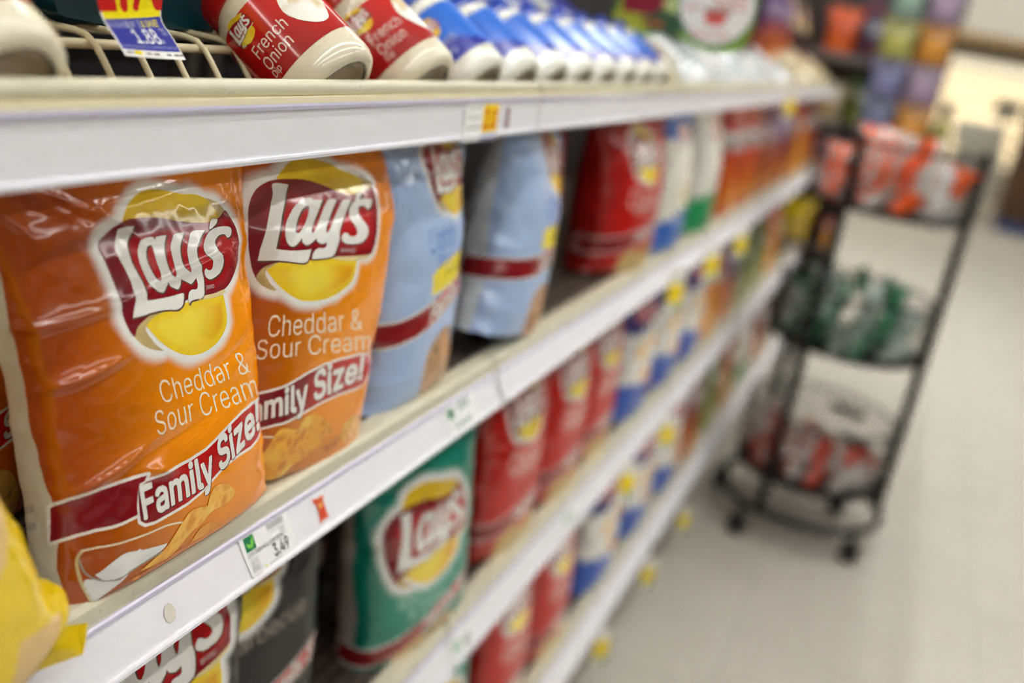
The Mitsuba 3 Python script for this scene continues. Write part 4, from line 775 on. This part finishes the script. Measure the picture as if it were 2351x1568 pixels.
art = [(blob([(-.126, 1.437), (-.09, 1.424), (-.06, 1.43), (-.07, 1.47), (-.10, 1.50)]), srgb(168, 172, 44), 1), (blob([(-.112, 1.452), (-.075, 1.452), (-.052, 1.458), (-.035, 1.49), (-.06, 1.55), (-.11, 1.50)]), srgb(128, 12, 40), 2), (blob([(-.078, 1.444), (-.055, 1.428), (-.020, 1.430), (.004, 1.436), (-.01, 1.462), (-.05, 1.462)]), srgb(42, 74, 44), 2),
    (sbox(-.069, 1.438, -.036, 1.444), srgb(196, 92, 30), 3), (Point(-.022, 1.487).buffer(.026), srgb(190, 204, 130), 2), (Point(.046, 1.486).buffer(.0655), srgb(44, 92, 40), 3), (Point(.046, 1.486).buffer(.062), srgb(240, 236, 230), 4),
    (Polygon([(.028, 1.476), (.068, 1.479), (.062, 1.456), (.034, 1.454)]), rd, 5), (Polygon([(.026, 1.478), (.070, 1.482), (.070, 1.476), (.026, 1.472)]), srgb(150, 110, 104), 6), (write('Save 50¢', .045, 1.434, .012, .85, a=3), rd, 5)]+[(put(sbox(-.026, 0, .028, .003), .066, 1.484+.010*i, 1, 3), rd, 5) for i in range(4)]+[(put(sbox(0, 0, .026, .003), -.006, 1.472, 1, 14), rd, 5)]
V, F, N, C = S.print([(g.intersection(out), c, l) for g, c, l in art]); part(t, 'picture', V, F, C, 'satin', N=N)
V, F = tube([(.0, 1.752, 1.575), (-.05, 1.76, 1.70), (-.05, 1.76, 2.0)], .002, 6); part(t, 'hanger', V, F, srgb(190, 190, 190))

# ---------------------------------------------------------------- more snacks on the wire shelf
D['clear'] = plain_bag(51, lambda p: lerp(srgb(240, 240, 236), srgb(190, 194, 196), sstep(.35, .65, fbm(np.c_[p*40, p[:, :1]*0], 3, 2))), dict(picture=[(sbox(-.04+.02*i, .03+.022*j, -.026+.02*i, .044+.022*j), srgb(150, 166, 180), 1) for i in range(5) for j in range(4)]), W=.15, H=.15, B=.032)
D['tan'] = plain_bag(53, lambda p: lerp(srgb(214, 200, 160), srgb(196, 180, 140), fbm(np.c_[p*50, p[:, :1]*0], 3, 2)), dict(picture=[(blob([(-.03, .05), (.02, .04), (.03, .08), (-.02, .09)]), srgb(176, 130, 60), 1)]), W=.15, H=.15, B=.034)
D['frost'] = plain_bag(55, lambda p: lerp(srgb(222, 222, 220), srgb(200, 204, 216), fbm(np.c_[p*40, p[:, :1]*0], 3, 2)), dict(picture=[(blob([(-.05, .07), (.0, .05), (.05, .07), (.04, .11), (-.04, .11)]), srgb(40, 48, 160), 1), (blob([(-.05, .02), (.05, .02), (.05, .032), (-.05, .032)]), srgb(120, 140, 214), 1)]), W=.16, H=.15, B=.035)
for i, (k, y, lab) in enumerate((('tan', 1.86, 'tan snack pack first after the blue-labelled jars'), ('clear', 2.03, 'pale clear snack pack under the hanging sign'), ('clear', 2.20, 'second pale clear snack pack, right of the hanging sign'), ('clear', 2.38, 'third pale clear snack pack on the wire shelf'), ('clear', 2.57, 'fourth pale clear snack pack on the wire shelf'), ('clear', 2.77, 'fifth pale clear snack pack on the wire shelf'),
        ('clear', 2.98, 'sixth pale clear snack pack on the wire shelf'), ('clear', 3.20, 'seventh pale clear snack pack on the wire shelf'), ('clear', 3.43, 'last pale clear snack pack before the tan ones'), ('tan', 3.70, 'tan snack pack after the pale ones'), ('tan', 3.95, 'second tan snack pack near the end of the wire shelf'), ('tan', 4.2, 'third tan snack pack near the end of the wire shelf'), ('tan', 4.5, 'tan snack pack last on the wire shelf'))):
    bag(k, lab, (-.040, y, 1.330), [-.2, .15, -.1, .2][i % 4], [.92, .80, 1.02][i % 3], [.08, -.06, 0][i % 3], cat='snack pack', name='snack_pack', sc=1.0 if i < 9 else 1.25)
for i, (y, x) in enumerate(((1.22, -.20), (1.42, -.20), (1.62, -.20), (1.83, -.20))):
    bag('frost', ['first', 'second', 'third', 'fourth'][i]+' white pack with dark blue print lying behind the blue-labelled jars', (x, y, 1.372), 0, .95, 0, cat='snack pack', name='snack_pack')
D['teal'] = plain_bag(57, lambda p: lerp(srgb(12, 60, 66), srgb(4, 30, 38), fbm(np.c_[p*20, p[:, :1]*0], 3, 2)), dict(lettering=[(write('potato', .0, .10, .030, .9, thin=.01), srgb(60, 90, 100), 1)], picture=[(blob([(.02, .01), (.10, .005), (.11, .06), (.06, .075), (.02, .05)]), srgb(150, 104, 60), 1)]), W=.26, H=.30, B=.022)
bag('teal', 'dark teal bag of chips lying on the wire shelf behind the hanging tag', (-.140, .665, 1.381), .12, 1.52, 0)
bag('yellow', 'dark yellow bag of chips lying on the teal bag behind the left jar', (-.145, .53, 1.440), -.1, 1.50, 0, sc=.8)
for k, y, s, lab in (('violet', 3.58, 1.0, 'purple bag standing at the back of the wire shelf right of the sign'), ('violet', 3.86, 1.0, 'second purple bag at the back of the wire shelf'), ('black', 4.12, .85, 'black bag standing at the back of the wire shelf behind the tan packs'), ('black', 4.46, .8, 'black bag near the far end of the wire shelf')):
    bag(k, lab, (-.17, y, 1.372), 0, .06, 0, sc=s)
# ---------------------------------------------------------------- the black basket stand on castors
BLK, CX, CY, CR = srgb(9, 9, 13), .345, 3.260, .258
def circle(r, z, n=64, x=CX, y=CY): a = np.arange(n)/n*2*np.pi; return np.c_[x+r*np.cos(a), y+r*np.sin(a), np.full(n, z)]
t = thing('basket_stand', 'black three-tier wire basket stand on castors in the aisle', 'basket stand')
V, F = tube(circle(CR, .095), .011, 12, closed=True); part(t, 'base_ring', V, F, BLK, 'matte', smooth=True)
POSTS = [(.250, 3.030), (.588, 3.325), (.172, 3.452)]
for x, y in POSTS:
    V, F = cbox(x-.0145, x+.0145, y-.0145, y+.0145, .085, 1.262, .003); part(t, 'post', V, F, BLK, 'matte')
for x, y in ((.200, 3.010), (.540, 3.075), (.085, 3.335), (.470, 3.425)):
    k = part(t, 'caster', *tube([(x, y, .095), (x, y, .066)], .008, 10), BLK, 'matte', smooth=40)
    V, F = lathe([(.004, -.013), (.024, -.013), (.031, -.009), (.031, .009), (.024, .013), (.004, .013)], 28); V = V[:, [0, 2, 1]]+[x, y, .0315]; part(k, 'wheel', V, F[:, ::-1], srgb(20, 20, 26), smooth=40)
    V, F = join((*cbox(x-.012, x+.012, y-.0195, y-.0165, .030, .066, .001), BLK), (*cbox(x-.012, x+.012, y+.0165, y+.0195, .026, .066, .001), BLK), (*cbox(x-.012, x+.012, y-.0195, y+.0195, .064, .068, .001), BLK))[:2]; part(k, 'fork', V, F, BLK, 'matte')
TIERS = [(1.055, 1.245), (.625, .80), (.190, .395)]
for zb, zt in TIERS:
    R = .230
    k = part(t, 'basket', *tube(circle(R, zt), .0042, 8, closed=True), BLK, 'matte', smooth=True)
    part(k, 'lower_rim', *tube(circle(R-.006, zb), .0055, 8, closed=True), BLK, 'matte', smooth=True)
    ws = [(*tube([(CX+R*math.cos(a), CY+R*math.sin(a), zt), (CX+(R-.004)*math.cos(a), CY+(R-.004)*math.sin(a), zb)], 0.0011, 5), BLK) for a in np.arange(76)/76*2*np.pi]
    V, F, C = join(*ws); part(k, 'wire', V, F, C, kind='stuff', smooth=True)
    V, F = lathe([(0, zb-.003), (R-.008, zb-.003), (R-.008, zb), (0, zb)], 48); part(k, 'floor_plate', V+[CX, CY, 0], F, BLK, 'matte')
for x, y, z in ((.470, 3.485, 1.135), (.500, 3.425, .705), (.425, 3.487, .345), (.478, 3.447, .255)):
    # black holders clipped inside the far wall of each basket
    a = math.atan2(y-CY, x-CX); M = np.eye(4); M[:3, 0], M[:3, 1], M[:3, 3] = (math.cos(a), math.sin(a), 0), (-math.sin(a), math.cos(a), 0), (CX+.222*math.cos(a), CY+.222*math.sin(a), z)
    V, F = cbox(-.005, .005, -.062, .062, -.013, .013); part(t, 'label_holder', mv(V, M), F, srgb(22, 24, 30))
def packet(seed, base, mark, second):
    S = bag_surface(.080, .092, .024, 32, 20, seed=seed, wr=.7, bottom=.15); b, m = srgb(*base), srgb(*mark); r = np.random.default_rng(seed)
    dots = [(x+r.uniform(-.004, .004), y+r.uniform(-.004, .004)) for x, y in ((-.022, .022), (.020, .026), (-.002, .048), (-.026, .066), (.024, .066))]
    return S, b, dict(print=[(Point(x, y).buffer(.0135, 5), m if k != 2 else srgb(*second), 1) for k, (x, y) in enumerate(dots)])
for i in range(2):
    D[f'po{i}'] = packet(60+i, ((246, 244, 238), (255, 100, 8))[i], ((255, 90, 6), (248, 246, 240))[i], ((248, 246, 240), (240, 84, 6))[i])
    D[f'pg{i}'] = packet(70+i, ((190, 204, 196), (40, 118, 84))[i], ((30, 100, 70), (206, 216, 210))[i], ((214, 220, 214), (24, 70, 54))[i])
    D[f'pr{i}'] = packet(80+i, ((226, 222, 218), (206, 66, 30))[i], ((200, 60, 28), (232, 228, 222))[i], ((236, 232, 226), (160, 40, 20))[i])
TXT = {'po': ('orange and white snack packet heaped in the top basket of the stand', 'packets in the top basket'), 'pg': ('green and grey snack packet heaped in the middle basket of the black stand', 'packets in the middle basket'), 'pr': ('red-orange and white snack packet heaped in the lowest basket of the black stand', 'packets in the lowest basket')}
pr_ = random.Random(5)
for key, (zb, zt), layers in (('po', TIERS[0], (14, 14, 9, 7, 7)), ('pg', TIERS[1], (14, 12, 7, 6)), ('pr', TIERS[2], (14, 11, 6))):
    n0 = 0; core = layers[3:] if key == 'po' else layers[2:] if key == 'pr' else layers[3:]
    for L, cnt in enumerate(layers):
        inner = L >= len(layers)-len(core); lev = L-(len(layers)-len(core)) if inner else L
        for i in range(cnt):
            a = 2*math.pi*(i+.37*L)/cnt+pr_.uniform(-.15, .15); r = (.180 if cnt >= 10 else .10) if L < 2 else .09
            if inner: r = .10
            elif key == 'pr' and L == 1: r = .15; a = math.pi*(.75+1.1*i/cnt)
            elif key == 'pg' and L >= 1: r = .16-.05*(L-1)
            x, y, z = CX+r*math.cos(a), CY+r*math.sin(a), zb+.004+0.066*lev+pr_.uniform(0, .008)
            yaw = math.pi/2-a+pr_.uniform(-.4, .4)
            n0 += 1
            bag(f'{key}{1 if (n0*3+L) % 5 < 2 else 0}', TXT[key][0], (x-.02*math.cos(a)*0, y, z), yaw-math.pi/2+math.pi/2-0, pr_.uniform(.05, .45), pr_.uniform(-.5, .5), TXT[key][1], 'snack packet', 'snack_packet')
# ---------------------------------------------------------------- the display rack at the end of the shelves
t = RACK = thing('display_rack', 'narrow dark display rack standing at the far end of the chip shelves', 'rack')
for x in (-.24, .09):
    V, F = cbox(x, x+.02, 5.16, 5.18, 0, 1.95); part(t, 'upright', V, F, srgb(50, 46, 46))
V, F = cbox(-.34, .41, 5.185, 5.195, 1.10, 2.3); part(t, 'back_sheet', V, F, srgb(58, 48, 46)); V, F = cbox(-.34, .11, 5.185, 5.195, .05, 1.10); part(t, 'back_sheet', V, F, srgb(58, 48, 46))
for z in (.60, .92, 1.16, 1.46):
    r = .11 if z < 1 else .21
    k = part(t, 'tray', *cbox(-.24, r, 4.96, 5.155, z-.012, z), srgb(80, 74, 70)); part(k, 'tray_lip', *cbox(-.24, r, 4.95, 4.958, z-.012, z+.022), srgb(120, 112, 110))
D['rust'] = plain_bag(99, srgb(216, 84, 10), dict(picture=[(blob([(-.05, .05), (0, .1), (.05, .05)], 3), srgb(240, 130, 30), 1)])); D['navy'] = plain_bag(98, lambda p: np.where((np.sin(p[:, 1]*70) > .2)[:, None], srgb(28, 34, 84), np.where((np.sin(p[:, 1]*35) > .1)[:, None], srgb(110, 22, 34), srgb(170, 170, 186))), dict(picture=[(sbox(-.05, .12, .05, .15), srgb(190, 190, 200), 1)]))
def face(yaw=0): return yaw-math.pi/2
for i, (k, x, z, sc, lab) in enumerate((('yellow', -.060, .602, .72, 'yellow bag on the lowest tray of the far display rack'), ('amber', .075, .602, .5, 'amber bag on the lowest tray of the far display rack'), ('violet', -.070, .922, .68, 'purple bag on the second tray of the far display rack'), ('ember', .070, .922, .5, 'brown-red bag on the second tray of the far display rack'),
        ('tan', -.06, 1.162, 1.3, 'tan pack on the third tray of the far display rack'), ('olive', .11, 1.162, .85, 'olive bag on the third tray of the far display rack'), ('rust', -.07, 1.462, .75, 'orange bag on the top tray of the far display rack'), ('navy', .10, 1.462, .95, 'navy and red striped bag on the top tray of the far display rack'))):
    bag(k, lab, (x, 5.04, z), face(), .05, 0, sc=sc)
t = thing('hanging_strip', 'grey clip strip hung with colourful snack packets at the end of the aisle', 'clip strip')
V, F = cbox(.165, .195, 4.872, 4.876, 1.12, 2.20); part(t, 'strip', V, F, srgb(190, 186, 190)); 
t = thing('hanging_strip', 'second clip strip hung with packets, right of the first one', 'clip strip')
V, F = cbox(.315, .345, 4.872, 4.876, 1.12, 2.20); part(t, 'strip', V, F, srgb(190, 186, 190))
for c, cl in dict(c0=(206, 202, 204), c1=(166, 164, 84), c2=(112, 112, 150), c3=(150, 130, 152), c4=(192, 130, 36), c5=(130, 156, 144), c6=(92, 100, 130), c7=(84, 84, 92)).items():
    D[c] = plain_bag(90+int(c[1]), srgb(*cl), dict(picture=[(blob([(-.04, .05), (.03, .04), (.045, .1), (-.02, .11)]), srgb(*[min(255, int(v*1.2)) for v in cl]), 1), (sbox(-.04, .12, .04, .135), srgb(*[int(v*.6) for v in cl]), 1)]), W=.15, H=.165, B=.024)
nm = {'c0': 'grey', 'c1': 'yellow-green', 'c2': 'lilac-blue', 'c3': 'pale purple', 'c4': 'orange', 'c5': 'sea-green', 'c6': 'slate-blue', 'c7': 'dark grey'}
for x, who, seq in ((.18, 'first', ('c6', 'c2', 'c1', 'c5', 'c0', 'c0')), (.33, 'second', ('c4', 'c3', 'c4', 'c3', 'c5', 'c0'))):
    for i, c in enumerate(seq): bag(c, f'{nm[c]} snack packet, {["lowest", "second", "third", "fourth", "fifth", "topmost"][i]} on the {who} clip strip', (x, 4.855, 1.16+.168*i), face(), .02, 0, cat='snack packet', name='snack_packet')
# dark bag and bottle on a low stand beside it
k = part(RACK, 'side_tray', *cbox(.115, .52, 5.06, 5.28, 1.02, 1.04), srgb(70, 68, 70)); part(k, 'bracket', *cbox(.09, .14, 5.14, 5.18, .94, 1.02), srgb(70, 68, 70))
bag('c7', 'dark grey bag standing beside the bottle with a black cap', (.315, 5.14, 1.042), face(), .05, 0, sc=1.15)
t = thing('bottle', 'yellow-green bottle with a black cap at the end of the aisle', 'bottle')
V, F = lathe([(0, 0), (.040, 0), (.046, .008), (.046, .17), (.040, .20), (.022, .235), (.018, .25)], 36); part(t, 'body', V+[.455, 5.15, 1.041], F, srgb(150, 146, 50), 'gloss', smooth=40)
V, F = lathe([(.021, .245), (.026, .25), (.026, .305), (.022, .31), (0, .31)], 30); part(t, 'cap', V+[.455, 5.15, 1.041], F, srgb(14, 14, 18), smooth=40)
# ---------------------------------------------------------------- the far end of the shop
t = thing('counter_canopy', 'wide cream canopy with a dark lower edge at the far end of the shop', 'canopy')
V, F = cbox(-2.2, 5.2, 15.2, 16.6, 2.11, 3.2, .01); part(t, 'fascia', V, F, srgb(252, 250, 240)); V, F = cbox(-2.2, 5.2, 15.12, 16.6, 2.0, 2.11, .02); part(t, 'wood_trim', V, F, srgb(196, 164, 112)); V, F = cbox(-2.2, 5.2, 15.18, 16.6, 1.86, 2.0, .01); part(t, 'lower_edge', V, F, srgb(56, 40, 28))
t = thing('display_case', 'bright case of pale shelves under the canopy at the far end', 'display case')
V, F = cbox(-1.8, 4.8, 16.3, 16.4, .02, 1.83); part(t, 'backlit_panel', V, F, srgb(246, 236, 212), emitter={'type': 'area', 'radiance': {'type': 'rgb', 'value': [1.05, .95, .70]}})
for i in range(6): V, F = cbox(-1.8, 4.8, 15.95, 16.295, .55+.21*i, .575+.21*i); part(t, 'shelf_board', V, F, srgb(250, 240, 214)); V, F = cbox(-1.8, 4.8, 15.93, 15.948, .545+.21*i, .60+.21*i); part(t, 'shelf_edge', V, F, srgb(240, 214, 160))
V, F = cbox(-1.8, 4.8, 15.9, 16.295, .02, .46); part(t, 'plinth', V, F, srgb(206, 200, 186))
for i, (x0, x1, z0, z1, lab) in enumerate(((.72, 1.26, .42, .80, 'lower white cabinet at the far end of the aisle'), (.66, 1.22, .81, 1.08, 'white box standing on the far white cabinet'))):
    t = thing('cabinet', lab, 'cabinet'); V, F = cbox(x0, x1, 13.4, 13.9, z0 if i else .02, z1, .01); part(t, 'body', V, F, srgb(232, 230, 216)); V, F = cbox(x0+.04, x1-.04, 13.385, 13.398, z0+.04, z1-.04); part(t, 'front_panel', V, F, srgb(240, 238, 226))
t = thing('till', 'small dark screen standing before the bright case', 'screen')
V, F = cbox(1.02, 1.30, 13.6, 13.64, 1.18, 1.36, .006); part(t, 'screen', V, F, srgb(40, 40, 52)); V, F = cbox(1.13, 1.17, 13.60, 13.64, 1.082, 1.18); part(t, 'neck', V, F, srgb(40, 40, 52))
t = thing('crate', 'tall brown wooden crate on a blue pallet at the right edge', 'crate')
for i in range(7): V, F = cbox(1.36, 2.5, 12.66, 12.685, .12+.19*i, .12+.19*i+.182, .004); part(t, 'plank', V, F, srgb(86+6*(i % 3), 58+4*(i % 3), 36+3*(i % 2)))
for i in range(7): V, F = cbox(1.36, 1.385, 12.69, 13.6, .12+.19*i, .12+.19*i+.182, .004); part(t, 'plank', V, F, srgb(80+6*(i % 2), 54+4*(i % 2), 34))
V, F = cbox(1.39, 2.5, 12.69, 13.6, .11, 1.44); part(t, 'core', V, F, srgb(60, 42, 28)); V, F = cbox(1.36, 2.5, 12.66, 13.6, .0, .11); part(t, 'pallet', V, F, srgb(52, 82, 140))
V, F = cbox(1.60, 1.80, 12.645, 12.658, .78, .98); part(t, 'notice', V, F, srgb(150, 140, 126), 'matte')
t = thing('hanging_sign', 'dark sign hanging from the ceiling beyond the end of the shelves', 'sign')
V, F = cbox(-.35, .28, 8.98, 9.02, 2.045, 2.42, .01); part(t, 'board', V, F, srgb(46, 44, 46)); V, F = cbox(-.05, -.03, 8.99, 9.01, 2.42, 3.7, .003); part(t, 'rod', V, F, srgb(120, 120, 120))
